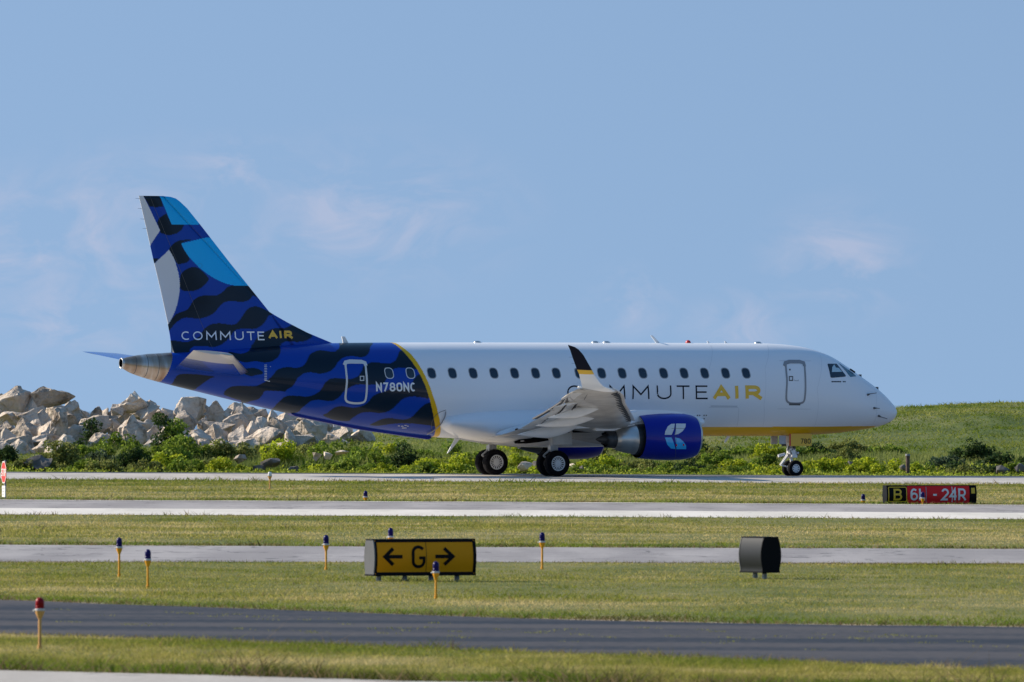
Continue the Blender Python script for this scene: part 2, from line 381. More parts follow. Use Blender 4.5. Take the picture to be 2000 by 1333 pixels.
M_SHOUL = pave_mat('dark_shoulder_asphalt', (.05, .05, .055), (.09, .09, .095), (1, .2, 1))
strip('taxiway', E['b_near'], E['b_far'], M_CONC, .012, .5, seed=1)
strip('taxiway_shoulder', E['b_far'], E['b_dark'], M_SHOUL, .004, .3, seed=2)
strip('runway', E['r_mid'], E['r_far'], M_ASPH, .012, .5, seed=3)
strip('runway_shoulder', E['r_near'], E['r_mid'], M_CONCW, .016, .4, seed=3)
strip('runway_edge_line', lambda X: E['r_far'](X) - 1.1, lambda X: E['r_far'](X) - .1, mat('worn_white_paint', (.72, .68, .6), .7, noise=(2.0, .2)), .022, .5, 3, seed=12)
strip('middle_taxiway', E['g_near'], E['g_far'], M_ASPG, .012, .9, seed=4)
strip('service_road', E['d_near'], E['d_far'], M_DARK, .012, .8, 14, seed=5)
M_SOIL = mat('bare_soil', (.34, .26, .17), .95, noise=(3, .3))
for nm_, fn_ in (('soil_verge', 'd_far'), ('soil_verge', 'g_far'), ('soil_verge', 'g_near'), ('soil_verge', 'd_near')):
    sg_ = -1 if fn_.endswith('near') else 1; strip(nm_, (lambda X, f=E[fn_], g=sg_: f(X) + (-.25 if g > 0 else -.45)), (lambda X, f=E[fn_], g=sg_: f(X) + (.45 if g > 0 else .25)), M_SOIL, .006, .3, 3, seed=31)
strip('near_pavement', lambda X: E['p_far'](X) - 14, E['p_far'], M_CONC, .012, .3, seed=6)
wat = mat('lake_water', (.05, .11, .16), .15, bump=(.5, .4, .3))
obj('lake_water', [(-15000, 590, -4), (15000, 590, -4), (15000, 30000, -4), (-15000, 30000, -4)], [(0, 1, 2, 3)], wat, kind='structure')

# hill behind the taxiway
_cx = [-3000, -500, 0, 400, 650, 900, 1400, 1750, 1900, 2060, 2500, 3200]; _cz = [.6, 1.0, 1.3, 1.2, 1.3, 1.8, 2.25, 2.46, 2.68, 2.66, 2.5, 1.8]
crest = pchip([(p - 1000) / FPX * 480 for p in _cx], _cz)
def hill_z(X, D):
    X = np.asarray(X, float); D = np.asarray(D, float); t = np.clip((D - 410) / 70, 0, 1)
    z = (crest(X) + .25) * (1 - (1 - t) ** 1.7) - .25
    n = (fbm(X, D * .45, .35, 5, 4) - .5) * .5 * np.clip((D - 412) / 25, 0, 1) * np.clip((484 - D) / 14, .25, 1)
    b = np.clip((D - 480) / 90, 0, 1)
    return z + n - b * b * 6
hx = np.arange(-62, 62.1, .3); hd = np.concatenate([np.arange(405, 486, .6), np.arange(488, 560, 4)])
HX, HD = np.meshgrid(hx, hd); HZ = hill_z(HX, HD)
ny, nx = HX.shape; I = np.arange(nx * ny).reshape(ny, nx); F4 = np.stack([I[:-1, :-1], I[:-1, 1:], I[1:, 1:], I[1:, :-1]], -1).reshape(-1, 4)
M_HILL = grass_mat('hill_grass')
r_ = [n for n in M_HILL.node_tree.nodes if n.type == 'VALTORGB'][0].color_ramp.elements
r_[0].color = (.05, .085, .018, 1); r_[1].color = (.10, .13, .035, 1); r_[2].color = (.17, .17, .065, 1)
tri_mesh('hill', np.stack([HX, HD, HZ], -1).reshape(-1, 3), F4, M_HILL, kind='structure', smooth=True)

# ------------------------------------------------------------------ grass blades (stuff)
def leafy(name, trans=.35):
    m = mat(name, (.1, .14, .04), .75, attr='tint', spec=.2); t = m.node_tree; b = t.nodes['Principled BSDF']
    a = [n for n in t.nodes if n.type == 'ATTRIBUTE'][0]; o = [n for n in t.nodes if n.type == 'OUTPUT_MATERIAL'][0]
    tr = N(t, 'ShaderNodeBsdfTranslucent'); t.links.new(a.outputs['Color'], tr.inputs[0]); mx = N(t, 'ShaderNodeMixShader'); mx.inputs[0].default_value = trans
    t.links.new(b.outputs[0], mx.inputs[1]); t.links.new(tr.outputs[0], mx.inputs[2]); t.links.new(mx.outputs[0], o.inputs[0])
    return m
M_BLADE = leafy('grass_blades', .45)
def blades(name, X, D, Z, h, w, col):
    n = len(X); a = rng.uniform(0, math.pi, n); lx = rng.normal(0, .9, n) * h; ly = rng.normal(0, .9, n) * h; h = h * .7
    cx, cy = np.cos(a) * w / 2, np.sin(a) * w / 2 * .6
    V = np.empty((n, 3, 3)); V[:, 0] = np.stack([X - cx, D - cy, Z - .02], 1); V[:, 1] = np.stack([X + cx, D + cy, Z - .02], 1)
    V[:, 2] = np.stack([X + lx, D + ly, Z + h], 1)
    return tri_mesh(name, V.reshape(-1, 3), np.arange(3 * n).reshape(-1, 3), M_BLADE, np.repeat(col, 3, 0), kind='stuff')
GRN = np.array((.185, .225, .028)); MID = np.array((.40, .355, .085)); DRY = np.array((.70, .55, .25)); BRN = np.array((.26, .19, .10))
def grass_cols(dry, n):
    dry = np.clip(dry + rng.normal(0, .13, n), 0, 1)[:, None]
    c = np.where(dry < .5, GRN + (MID - GRN) * dry * 2, MID + (DRY - MID) * (dry - .5) * 2)
    return c * rng.uniform(.72, 1.3, (n, 1))
def meadow(name, near, far, n, h0, w0, prof, edge_h, seed):
    """prof: dryness across the strip from near edge (0) to far edge (1); edge_h: extra height at near/far edges"""
    xm = 1.2 * 1000 / FPX * 400 if False else None
    T = rng.uniform(0, 1, n); half = lambda D: 1000 / FPX * D * 1.12 + 1.5
    Dm = float(far(0)); X = rng.uniform(-half(Dm), half(Dm), n); a = near(X); b = far(X)
    wob = (fbm(X, X * 0, .8, seed) - .5) * .7
    D = a + (b - a) * T + wob * (1 - 2 * T) * 0 - .25 * (T < .02) + .2 * (T > .98)
    keep = np.abs(X) < half(D); X, D, T = X[keep], D[keep], T[keep]; k = len(X)
    patch_ = fbm(X, D * .8, .38, seed, 4); fine = fbm(X, D, 1.8, seed + 5, 2)
    dry = np.interp(T, *prof) + (patch_ - .5) * 1.5 + (fine - .5) * .6
    h = h0 * rng.uniform(.5, 1.4, k) * (1 + (patch_ < .4) * .3)
    eh = np.interp(T, [0, .05, .12, .9, .97, 1], [edge_h[0], edge_h[0] * .6, 1, 1, edge_h[1] * .7, edge_h[1]])
    h = h * eh * (1 + .8 * (fbm(X, D, 1.1, seed + 3) > .68))
    col = grass_cols(dry, k)
    clump = (fbm(X, D * .6, 1.5, seed + 7, 2) > .45) & (T < .07); col[clump] *= .42; h = np.where(clump, h * 1.25, h)  # shadow among the near-edge tufts painted in as darker, taller clumps
    lush = np.clip((.16 - T) / .1, 0, 1) * (fbm(X, D, .5, seed + 11) > .42); lush = (lush * rng.uniform(.3, 1, k))[:, None]; col = col * (1 - lush) + np.array((.20, .30, .025)) * rng.uniform(.6, 1.2, (k, 1)) * lush
    rim = (T < .022) | (T > .985); col[rim] = np.where(rng.random((rim.sum(), 1)) < .5, BRN * .9, col[rim] * .6)
    weed = rng.random(k) < .012; col[weed] = BRN * rng.uniform(.7, 1.4, (weed.sum(), 1)); h[weed] *= 1.6
    Z = ground_z(X, D) + (np.array([0.0]) if True else 0)
    return blades(name, X, D, Z, h, w0 * rng.uniform(.6, 1.5, k), col)
tag(meadow('near_verge_grass', lambda X: E['p_far'](X) + .1, lambda X: E['d_near'](X) - .1, 140000, .055, .016, ([0, .15, .3, .6, .85, 1], [.12, .25, .6, .65, .3, .3]), (3.2, 1.7), 21), 'rough green and straw grass along the near concrete edge')
tag(meadow('sign_lawn_grass', lambda X: E['d_far'](X) + .1, lambda X: E['g_near'](X) - .1, 190000, .036, .02, ([0, .06, .15, .3, .6, .8, .92, 1], [.1, .25, .55, .5, .42, .4, .3, .25]), (2.2, 1.7), 22), 'mown grass around the yellow sign')
tag(meadow('middle_lawn_grass', lambda X: E['g_far'](X) + .1, lambda X: E['r_near'](X) - .1, 130000, .042, .028, ([0, .08, .2, .35, .6, .8, 1], [.1, .3, .7, .75, .6, .4, .25]), (1.9, 2.0), 23), 'mown straw coloured grass beyond the middle taxiway')
tag(meadow('far_lawn_grass', lambda X: E['r_far'](X) + .1, lambda X: E['b_near'](X) - .1, 120000, .055, .04, ([0, .15, .4, .6, .75, 1], [.6, .75, .6, .4, .25, .2]), (1.5, 2.2), 24), 'mown grass between runway and far taxiway')
k = 150000; X = rng.uniform(-30, 46, k); D = 412 + 72 * rng.random(k) ** .8; patch_ = fbm(X, D * .4, .5, 31, 4)
col = grass_cols((patch_ - .5) * 1.5 + .33, k) * np.array((.66, .80, .62)); tall = fbm(X, D, .8, 33)
tag(blades('hill_grass_blades', X, D, hill_z(X, D), (.07 + .14 * (tall > .55) * rng.random(k)) * rng.uniform(.6, 1.5, k) + .10 * (D < 430), .06 * rng.uniform(.6, 1.5, k), col), 'green grass covering the hill behind the taxiway')
# ================================================================== the airliner
# local frame: x forward, y to port, z up, origin on the pavement under the main gear; measurements below were taken
# from the photograph and are turned into metres in the airliner's own frame
PSI = R(25.5); PX0, PD0 = 0.32, 394.0; cP, sP = math.cos(PSI), math.sin(PSI)
def Lm(px, py, s=0.0):
    """photo pixel at lateral distance s to starboard -> (x forward, z up)"""
    t = (px - 1000) / FPX
    x = (t * (PD0 - s * cP) - PX0 - s * sP) / (cP - t * sP)
    return x, CAM_H + (HORIZON - py) / FPX * (PD0 + x * sP - s * cP)
plane = empty('airliner', (PX0, PD0, 0), PSI)
tag(plane, 'white twin-engine jet airliner with blue camouflage tail taxiing on the far taxiway', 'airplane')
M_WHITE = mat('white_gloss_paint', (.78, .81, .85), .28, coat=.7, noise=(.35, .03))
M_GREYP = mat('light_grey_paint', (.80, .80, .80), .35, coat=.3, noise=(1.5, .06))
M_UNDER = mat('wing_underside_paint', (.52, .50, .47), .4, coat=.2, noise=(1.6, .20))
M_BLUE = mat('deep_blue_paint', (.0, .010, .27), .3, coat=.25, spec=.2)
M_NAVY = mat('navy_paint', (.003, .006, .018), .5, spec=.12)
M_SKYB = mat('sky_blue_paint', (.02, .42, .85), .25, coat=.6)
M_YEL = mat('yellow_paint', (.80, .47, .015), .3, coat=.5)
M_METAL = mat('bare_metal', (.55, .54, .52), .32, metal=1.0, noise=(3, .1))
M_GEAR = mat('gear_grey_paint', (.42, .43, .44), .4, noise=(6, .15))
M_BLACK = mat('black_hollow', (.004, .004, .005), .9, spec=.05)
M_DARKM = mat('dark_heat_metal', (.06, .06, .062), .45, metal=.6, noise=(4, .3))
M_SEAL = mat('dark_panel_gap', (.10, .10, .105), .7)
M_OUTL = mat('door_outline_grey', (.26, .27, .29), .45)
M_OUTW = mat('door_outline_white', (.62, .64, .66), .45)
M_GLASS = mat('cabin_glass', (.004, .018, .040), .12, coat=.4)
M_RUB = mat('tyre_rubber', (.006, .006, .008), .9, spec=.15, noise=(8, .2))
M_RED = mat('red_beacon_glass', (.55, .02, .02), .25)
M_LIVERY = mat('livery_paint', (.5, .5, .5), .38, coat=.28, attr='livery', spec=.15)
cW = (.78, .81, .85); cB = (.0, .045, .35); cN = (.0, .010, .026); cY = (.72, .42, .006); cS = (.001, .42, .88); cG = (.68, .69, .72)

# fuselage outline (crown and keel) read along the side
top_px = [(239, 700), (255, 696.5), (285, 692), (315, 690), (348, 688), (400, 685), (470, 680), (560, 674), (650, 670.5), (740, 669.5), (900, 669.3), (1200, 669.8), (1480, 670.8), (1525, 673), (1562, 677.5), (1600, 688), (1625, 699.5), (1640, 709), (1670, 730), (1700, 751), (1722, 769), (1738, 785), (1747, 796), (1751, 806)]
bot_px = [(239, 720), (255, 729), (290, 741), (328, 751), (393, 767), (470, 786), (555, 806), (636, 823), (700, 835.5), (770, 846), (840, 854), (900, 856.5), (1000, 855), (1200, 852.5), (1400, 852), (1500, 852), (1580, 850), (1625, 847), (1675, 841), (1712, 834), (1735, 826), (1747, 816), (1751, 808)]
XT = Lm(1752, 807)[0]; XA = Lm(238.5, 710)[0]
def prof(pts):
    a = [Lm(*p) for p in pts]; return pchip([math.sqrt(max(0, XT - x)) for x, z in a], [z for x, z in a])
_ft, _fb = prof(top_px), prof(bot_px)
def f_top(x): return _ft(np.sqrt(np.maximum(0, XT - np.asarray(x, float))))
def f_bot(x): return _fb(np.sqrt(np.maximum(0, XT - np.asarray(x, float))))
def f_half(x):
    x = np.asarray(x, float); hh = (f_top(x) - f_bot(x)) / 2
    u = np.clip((XT - x) / 6.2, 0, 1); nose = 1.505 * (1 - (1 - u) ** 2.0) ** .64
    tail = np.minimum(1.505, hh * np.interp(x, [-16, -12, -6, -2], [.98, .93, .89, .885]))
    return np.minimum(nose, tail)
def f_zc(x):
    x = np.asarray(x, float); t, b = f_top(x), f_bot(x); w = np.clip((x - 9.0) / 5.5, 0, 1); w = w * w * (3 - 2 * w)
    return b + (t - b) * (.5 - .06 * w)
def f_surf(x, z):
    """starboard lateral distance of the skin at (x, z)"""
    t, b, c, h = f_top(x), f_bot(x), f_zc(x), f_half(x)
    q = np.where(z > c, (z - c) / np.maximum(t - c, 1e-4), (c - z) / np.maximum(c - b, 1e-4))
    return h * np.sqrt(np.clip(1 - q * q, 0, 1))
def fpt(px, py):
    """photo pixel on the starboard skin -> side view (x, z)"""
    s = 1.2
    for _ in range(12):
        x, z = Lm(px, py, s); s = .5 * s + .5 * float(f_surf(x, z))
    return x, z
def on_skin(x, z, off=.006):
    s = float(f_surf(x, z)); e = .02
    n = Vector((-(float(f_surf(x + e, z)) - float(f_surf(x - e, z))) / (2 * e), -1.0, -(float(f_surf(x, z + e)) - float(f_surf(x, z - e))) / (2 * e)))
    n.z = max(-6, min(6, n.z)); n.x = max(-3, min(3, n.x))
    # outward normal of y = -s(x, z)
    n = Vector((n.x, -1.0, n.z)).normalized()
    return Vector((x, -s, z)) + n * off
def c5(pts): return [fpt(500 + u / 5.263, 640 + v / 5.263) for u, v in pts]
def c2(pts): return [fpt(340 + u / 9.0909, 660 + v / 9.0909) for u, v in pts]
def pxs(pts): return [fpt(u, v) for u, v in pts]

# livery outlines on the fuselage side
stripeL = pxs([(757, 664), (763.2, 669.8), (781, 681), (796.4, 697), (809.7, 714), (821, 733), (830.6, 754), (838.2, 776.8), (844, 799.6), (847.7, 820.5), (849.6, 845), (843, 857)])
stripeR = pxs([(763, 664), (768.9, 669.6), (785, 678), (802, 691.3), (815.4, 708.4), (828.7, 731), (838.2, 752), (846.8, 776.8), (853.4, 797.7), (858, 816.7), (860, 830), (860, 846), (852.5, 859)])
def bx(side):
    a = sorted([(z, x) for x, z in side]); zs = [p[0] for p in a]; xs_ = [p[1] for p in a]
    return lambda z: np.interp(z, zs, xs_)
bL, bR = bx(stripeL), bx(stripeR)
dark_f = [
    pxs([(494, 672), (504, 658), (520, 648), (545, 640), (583, 640), (610, 653), (603.5, 662), (591, 668.5), (580, 669.5), (562.7, 667.5), (551, 670.4), (546.5, 677), (547.5, 689.4), (541.8, 699), (530, 706.5), (516, 708.4), (499.5, 706), (477.5, 708), (455, 700), (445.6, 687.5), (461, 690), (472, 691), (483, 687.5), (488.5, 681)]),
    c5([(870, 150), (1168, 150), (1175, 200), (1165, 250), (1130, 295), (1070, 305), (1000, 295), (930, 300), (880, 320), (840, 360), (800, 420), (740, 460), (660, 475), (600, 465), (540, 462), (480, 480), (430, 520), (400, 570), (370, 610), (300, 645), (220, 655), (140, 648), (90, 655), (60, 700), (20, 740), (-60, 760), (-150, 790), (-150, 740), (-220, 690), (-330, 670), (-260, 610), (-150, 600), (0, 600), (100, 560), (190, 470), (210, 440), (270, 415), (340, 408), (420, 415), (480, 395), (520, 350), (545, 290), (590, 255), (650, 235), (720, 240), (800, 250), (850, 220)]),
    c5([(1480, 240), (1460, 290), (1430, 340), (1370, 370), (1290, 365), (1210, 355), (1150, 372), (1105, 395), (1085, 450), (1040, 505), (970, 530), (900, 525), (820, 520), (760, 530), (710, 570), (680, 620), (650, 660), (600, 690), (530, 710), (440, 705), (350, 700), (290, 715), (240, 760), (200, 800), (160, 850), (300, 900), (430, 870), (470, 830), (520, 790), (570, 755), (640, 745), (730, 755), (800, 750), (860, 710), (900, 660), (960, 620), (1020, 592), (1100, 585), (1200, 590), (1290, 585), (1330, 550), (1370, 480), (1410, 430), (1480, 415), (1560, 415), (1640, 430), (1720, 430), (1560, 250)]),
    c5([(1760, 470), (1690, 475), (1630, 520), (1600, 580), (1560, 612), (1480, 608), (1400, 625), (1330, 655), (1250, 680), (1190, 720), (1150, 770), (1080, 810), (990, 825), (900, 810), (830, 815), (780, 840), (730, 880), (690, 905), (800, 950), (940, 965), (980, 940), (1030, 905), (1080, 880), (1160, 870), (1270, 880), (1350, 865), (1410, 830), (1460, 780), (1520, 730), (1600, 710), (1690, 715), (1800, 712)]),
    c5([(1860, 770), (1790, 772), (1720, 800), (1660, 860), (1600, 920), (1540, 945), (1450, 940), (1380, 930), (1300, 940), (1220, 975), (1170, 1003), (1250, 1012), (1400, 992), (1500, 987), (1640, 990), (1760, 1005), (1900, 1000)]),
    c2([(100, 650), (0, 750), (-60, 860), (80, 900), (300, 960), (420, 880), (560, 780), (650, 720), (710, 690), (400, 650)]),
    c2([(2000, 690), (1750, 690), (1650, 760), (1450, 860), (1300, 860), (1100, 880), (980, 960), (880, 1010), (1200, 1120), (1300, 1100), (1480, 1060), (1560, 950), (1900, 950), (2000, 930)]),
    c5([(-160, 450), (-90, 420), (0, 420), (70, 455), (60, 480), (0, 490), (-60, 500)]) ]
dark_f = [spline(p, True, 4) for p in dark_f]
def fus_colour(x, z):
    col = np.empty((len(x), 3)); col[:] = cW
    z5 = Lm(1450, 834.3, 1.0)[1]; front = x > 0
    keel = (z < z5 + np.interp(x, [0, 8, 12, XT], [0, 0, .01, .04])) & front & (x < XT - 1.0)
    col[keel] = cY
    aft = x < bL(z); st_ = (x >= bL(z)) & (x < bR(z)); col[st_] = cY; col[aft] = cB
    d = np.zeros(len(x), bool)
    for p in dark_f: d |= inpoly(x, z, p)
    col[aft & d] = cN
    return col
cone_x = Lm(340, 710, .9)[0]
stn = np.unique(np.round(np.concatenate([np.arange(XA, -2.3, .028), np.arange(-2.3, 9, .22), np.arange(9, XT - 1.0, .1), XT - (np.linspace(1.0, .012, 34) ** 2)[::1] * 1.0]), 4))
stn = stn[(stn < XT - .0001)]
NR = 360; th = np.linspace(0, 2 * math.pi, NR, endpoint=False)
GX = np.repeat(stn[:, None], NR, 1); t_, b_, c_, h_ = [f(stn)[:, None] for f in (f_top, f_bot, f_zc, f_half)]
GY = h_ * np.cos(th); GZ = np.where(np.sin(th) > 0, c_ + (t_ - c_) * np.sin(th), c_ + (c_ - b_) * np.sin(th))
nS = len(stn); I = np.arange(nS * NR).reshape(nS, NR); J = np.roll(I, -1, 1)
F4 = np.stack([I[:-1], J[:-1], J[1:], I[1:]], -1).reshape(-1, 4)
V = np.stack([GX, GY, GZ], -1).reshape(-1, 3)
def split_mesh(name, V, F, col, m, parent, cap=None):
    used = np.unique(F); mp = -np.ones(len(V), int); mp[used] = np.arange(len(used)); 
    me = tri_mesh(name, V[used], mp[F], m, None, parent, smooth=True); d = me.data
    a = d.color_attributes.new('livery', 'FLOAT_COLOR', 'POINT')
    a.data.foreach_set('color', np.concatenate([col[used], np.ones((len(used), 1))], 1).astype(np.float32).ravel())
    return me
colr = fus_colour(V[:, 0], V[:, 2])
ci = int(np.searchsorted(stn, cone_x)); mid_row = np.arange((nS - 1) * NR) // NR
# slanted joint between painted tail and the bare-metal tail cone
fx = V[F4].mean(1); joint = cone_x + (fx[:, 2] - 3.9) * .42
is_cone = fx[:, 0] < joint
tip = len(V); V = np.concatenate([V, [[XT, 0, float(f_zc(XT - .001))]]]); colr = np.concatenate([colr, [cW]])
fus = split_mesh('fuselage', V, F4[~is_cone], colr, M_LIVERY, plane)
nosecap = [(int(I[-1, i]), int(J[-1, i]), tip) for i in range(NR)]
bmn = MB(); bmn.V = [tuple(V[i]) for i in I[-1]] + [tuple(V[tip])]; bmn.F = [(i, (i + 1) % NR, NR) for i in range(NR)]; bmn.M = [0] * NR
bmn.build('nose_tip', M_WHITE, fus, True)
M_CONE = bpy.data.materials.new('heat_stained_metal'); M_CONE.use_nodes = True; t = M_CONE.node_tree; b = t.nodes['Principled BSDF']
tcn = N(t, 'ShaderNodeTexCoord'); b.inputs['Metallic'].default_value = .9; b.inputs['Roughness'].default_value = .3
sv = vmath(t, 'MULTIPLY', tcn.outputs['Object'], (3.2, .8, .8)); n1 = N(t, 'ShaderNodeTexNoise'); n1.inputs['Scale'].default_value = 1.0; n1.inputs['Detail'].default_value = 4; t.links.new(sv.outputs[0], n1.inputs['Vector'])
rp = N(t, 'ShaderNodeValToRGB'); e = rp.color_ramp.elements; e[0].position = .3; e[0].color = (.30, .19, .13, 1); e[1].position = .7; e[1].color = (.60, .57, .54, 1); q = e.new(.5); q.color = (.46, .36, .28, 1)
t.links.new(n1.outputs['Fac'], rp.inputs[0]); t.links.new(rp.outputs[0], b.inputs['Base Color'])
cone = split_mesh('tail_cone', V, F4[is_cone], colr, M_CONE, plane)
ring = MB(); zc0 = float(f_zc(XA)); hr = float(f_half(XA)); zr = float(f_top(XA) - f_bot(XA)) / 2
def ellring(x, k, n=40): return [(x, hr * k * math.cos(2 * math.pi * i / n), zc0 + zr * k * math.sin(2 * math.pi * i / n)) for i in range(n)]
rows = [ellring(XA + .02, 1.03), ellring(XA - .05, 1.05), ellring(XA - .05, .86), ellring(XA + .35, .72)]
vv = sum(rows, []); ff = [(r * 40 + i, r * 40 + (i + 1) % 40, (r + 1) * 40 + (i + 1) % 40, (r + 1) * 40 + i) for r in range(3) for i in range(40)]
obj('exhaust_ring', vv, ff[:120], [M_METAL, M_BLACK], cone, True, mi=[0] * 80 + [1] * 40)
obj('exhaust_opening', ellring(XA + .30, .75), [tuple(range(40))], M_BLACK, cone)
for pxv in (271, 291.5, 312):       # panel joints of the cone
    x = Lm(pxv, 710, .5)[0]; z0, z1 = float(f_bot(x)), float(f_top(x))
    v, f = ribbon([(x + (z - 4) * .08, z) for z in np.linspace(z0 + .02, z1 - .02, 26)], .022, .05)
    solidify2d(v, f, on_skin, .004, 'panel_joint', M_SEAL, cone)

# cabin windows
M_FRAME = mat('window_frame', (.30, .31, .33), .4); M_SOFT = mat('soft_seam', (.52, .55, .60), .5)
for i, cx in enumerate([760, 801.5, 843, 883.5, 924, 964.5, 1005, 1046, 1086.5, 1131, 1175, 1215, 1255.3, 1296, 1336, 1376.2, 1417, 1457]):
    x, z = fpt(cx, 729.3); w, h = (.155, .185)
    sl = lambda P: [(a + (b - z) * -.10, b) for a, b in P]
    fr = solidify2d(*ribbon((lambda r: r + [r[0]])(sl(rrect(x - w, z - h, x + w, z + h, .12))), .035, .05), on_skin, .004, 'window_rim', M_OUTW if i < 2 else M_FRAME, fus)
    o = patch(sl(rrect(x - w + .01, z - h + .01, x + w - .01, z + h - .01, .115)), on_skin, .005, 'cabin_window', M_GLASS, fus, 2)
# doors: raised outline, thick head seal, small window, handle, sill plate
def door(p, m, name):
    P = pxs(p); P = spline(P, True, 4); P.append(P[0])
    d = patch(P[:-1], on_skin, .003, name, M_LIVERY if 'rear' in name else M_WHITE, fus, 3) if False else None
    o = solidify2d(*ribbon(P, .075, .05), on_skin, .008, name, m, fus); return o
d1 = door([(1535, 711), (1541, 708.5), (1553, 708), (1566, 708.5), (1570.5, 712), (1572, 725), (1573, 745), (1572.5, 770), (1570, 784), (1563, 788), (1551, 788.5), (1541, 787), (1536, 781), (1536, 765), (1537, 745), (1535.5, 725)], M_OUTL, 'service_door')
solidify2d(*ribbon(pxs([(1532, 716), (1534, 709.5), (1542, 707), (1562, 707), (1569.5, 709.5), (1571, 716)]), .13, .05), on_skin, .012, 'door_head_seal', M_OUTL, fus)
solidify2d(*ribbon(pxs([(1541, 790), (1563, 790.3)]), .07, .05), on_skin, .010, 'door_sill', M_SEAL, fus)
solidify2d(*ribbon(pxs([(1541.5, 736), (1548, 736), (1548, 743.5), (1541.5, 743.5), (1541.5, 736)]), .035, .05), on_skin, .010, 'door_viewport', M_SEAL, fus)
patch(pxs([(1541, 721), (1544, 721), (1544, 724), (1541, 724)]), on_skin, .008, 'door_vent', M_SEAL, fus, 1)
solidify2d(*ribbon(pxs([(1552, 742), (1552, 744), (1559, 744.3), (1559, 742)]), .018, .05), on_skin, .008, 'door_handle', M_FRAME, fus)
d2 = door([(675, 712), (681, 709), (695, 709), (709, 709.5), (713.5, 714), (715, 726), (716.5, 745), (716, 765), (713.5, 782), (707, 787), (694, 788), (681, 786), (675, 780), (675.5, 765), (677.5, 745), (676, 726)], M_OUTW, 'rear_door')
solidify2d(*ribbon(pxs([(672.5, 714), (675, 708.5), (684, 706.3), (706, 707), (712.5, 709.5), (714.5, 715)]), .13, .05), on_skin, .012, 'door_head_seal', M_OUTW, fus)
solidify2d(*ribbon(pxs([(703.5, 735.5), (710.5, 735.5), (710.5, 743.5), (703.5, 743.5), (703.5, 735.5)]), .03, .05), on_skin, .010, 'door_viewport', M_OUTW, fus)
# service panels and seams on the skin
for ln, w in (([(1388, 793.5), (1440, 794)], .03), ([(1385, 796), (1442, 796.5)], .012), ([(1443, 797), (1442, 815), (1439, 834)], .010), ([(1522, 705), (1584, 705.5)], .010), ([(1518, 799), (1584, 799.5)], .010),
              ([(903, 815), (946, 814), (948, 832)], .010), ([(903, 815), (901, 838)], .010), ([(951, 832), (952, 814), (971, 814), (971, 826)], .010), ([(1385, 672), (1385, 720)], .006), ([(1495, 672), (1494, 720), (1492, 790), (1490, 832)], .006), ([(1600, 690), (1596, 760), (1590, 835)], .006), ([(1708, 760), (1712, 790), (1706, 828)], .007)):
    solidify2d(*ribbon(pxs(ln), w * 1.3, .08), on_skin, .003, 'panel_seam', M_SOFT, fus)
def mk_all(mbp, name, m):
    for f in mbp.F:
        q_ = MB(); q_.add([mbp.V[i] for i in f], [(0, 1, 2, 3)]); q_.build(name, m, fus)
# small placards (black dots rows) below the belly text and the static port
for rx, ry, n in ((1361, 811.5, 5), (1361, 818, 5)):
    for j in range(n):
        mbp = MB()
        if (j + ry) % 3 < .6: continue
        v = [on_skin(*fpt(rx + j * 4.3 + dx, ry + dy - 1), .005) for dx, dy in ((0, 0), (2.4, 0), (2.4, 2.2), (0, 2.2))]; mbp.add(v, [(0, 1, 2, 3)]); mbp.build('placard_mark', M_SEAL, fus)
mbp = MB()
for rx, ry, w in ((777, 831.5, 4), (783, 832, 5), (790, 830.5, 4), (795, 832, 3), (785, 835.5, 7), (791, 835.5, 3)):
    mbp.add([on_skin(*fpt(rx + dx, ry + dy), .005) for dx, dy in ((0, 0), (w, 0), (w, 1.3), (0, 1.3))], [(0, 1, 2, 3)])
for j in range(10):
    mbp.add([on_skin(*fpt(516.3 + dx, 713 + j * 3.2 + dy), .005) for dx, dy in ((0, 0), (5, 0), (5, 1.1), (0, 1.1))], [(0, 1, 2, 3)])
mbp.add([on_skin(*fpt(a, b_), .005) for a, b_ in ((527.6, 716), (528.8, 716), (526.8, 745), (525.6, 745))], [(0, 1, 2, 3)])
mbp.add([on_skin(*fpt(a, b_), .005) for a, b_ in ((516, 742), (527, 745), (527, 746.2), (516, 743.2))], [(0, 1, 2, 3)])
mk_all(mbp, 'placard_mark', M_OUTW)

# lettering: COMMUTE in thin navy, AIR in heavy yellow, registration in white
def skin_text(items, wd, y0, y1, m, name, parent, slant=0.0, mapper=None, solve=None, off=.007):
    solve = solve or fpt; mapper = mapper or on_skin
    xb, zb = solve(items[0][1], y1); _, zt = solve(items[0][1], y0)
    it = [(ch, solve(a, y1)[0], solve(b, y1)[0] - solve(a, y1)[0]) for ch, a, b in items]
    V, F = text2d(it, zt - zb, wd, slant); V = [(v[0], v[1] + zb) for v in V]
    return solidify2d(V, F, mapper, off, name, m, parent)
skin_text([('C', 1061, 1083), ('O', 1108, 1135), ('M', 1158, 1190) if False else ('M', 1192, 1221)][0:0] + [('C', 1109, 1136), ('O', 1147, 1175), ('M', 1191, 1220), ('M', 1236, 1267), ('U', 1284, 1310), ('T', 1322, 1347), ('E', 1360, 1382)], .055, 753, 780, M_NAVY, 'airline_lettering', fus, -.05)
skin_text([('A', 1396, 1422), ('I', 1437, 1441), ('R', 1459, 1483)], .135, 753, 780, M_YEL, 'airline_lettering', fus, -.05)
skin_text([('N', 736, 744.5), ('7', 749, 757), ('8', 762.5, 771), ('0', 776, 784.5), ('N', 789.5, 798), ('C', 803, 811)], .062, 747.5, 765, mat('white_lettering', (.75, .77, .8), .4), 'registration_lettering', fus, -.05)
mbp = MB()
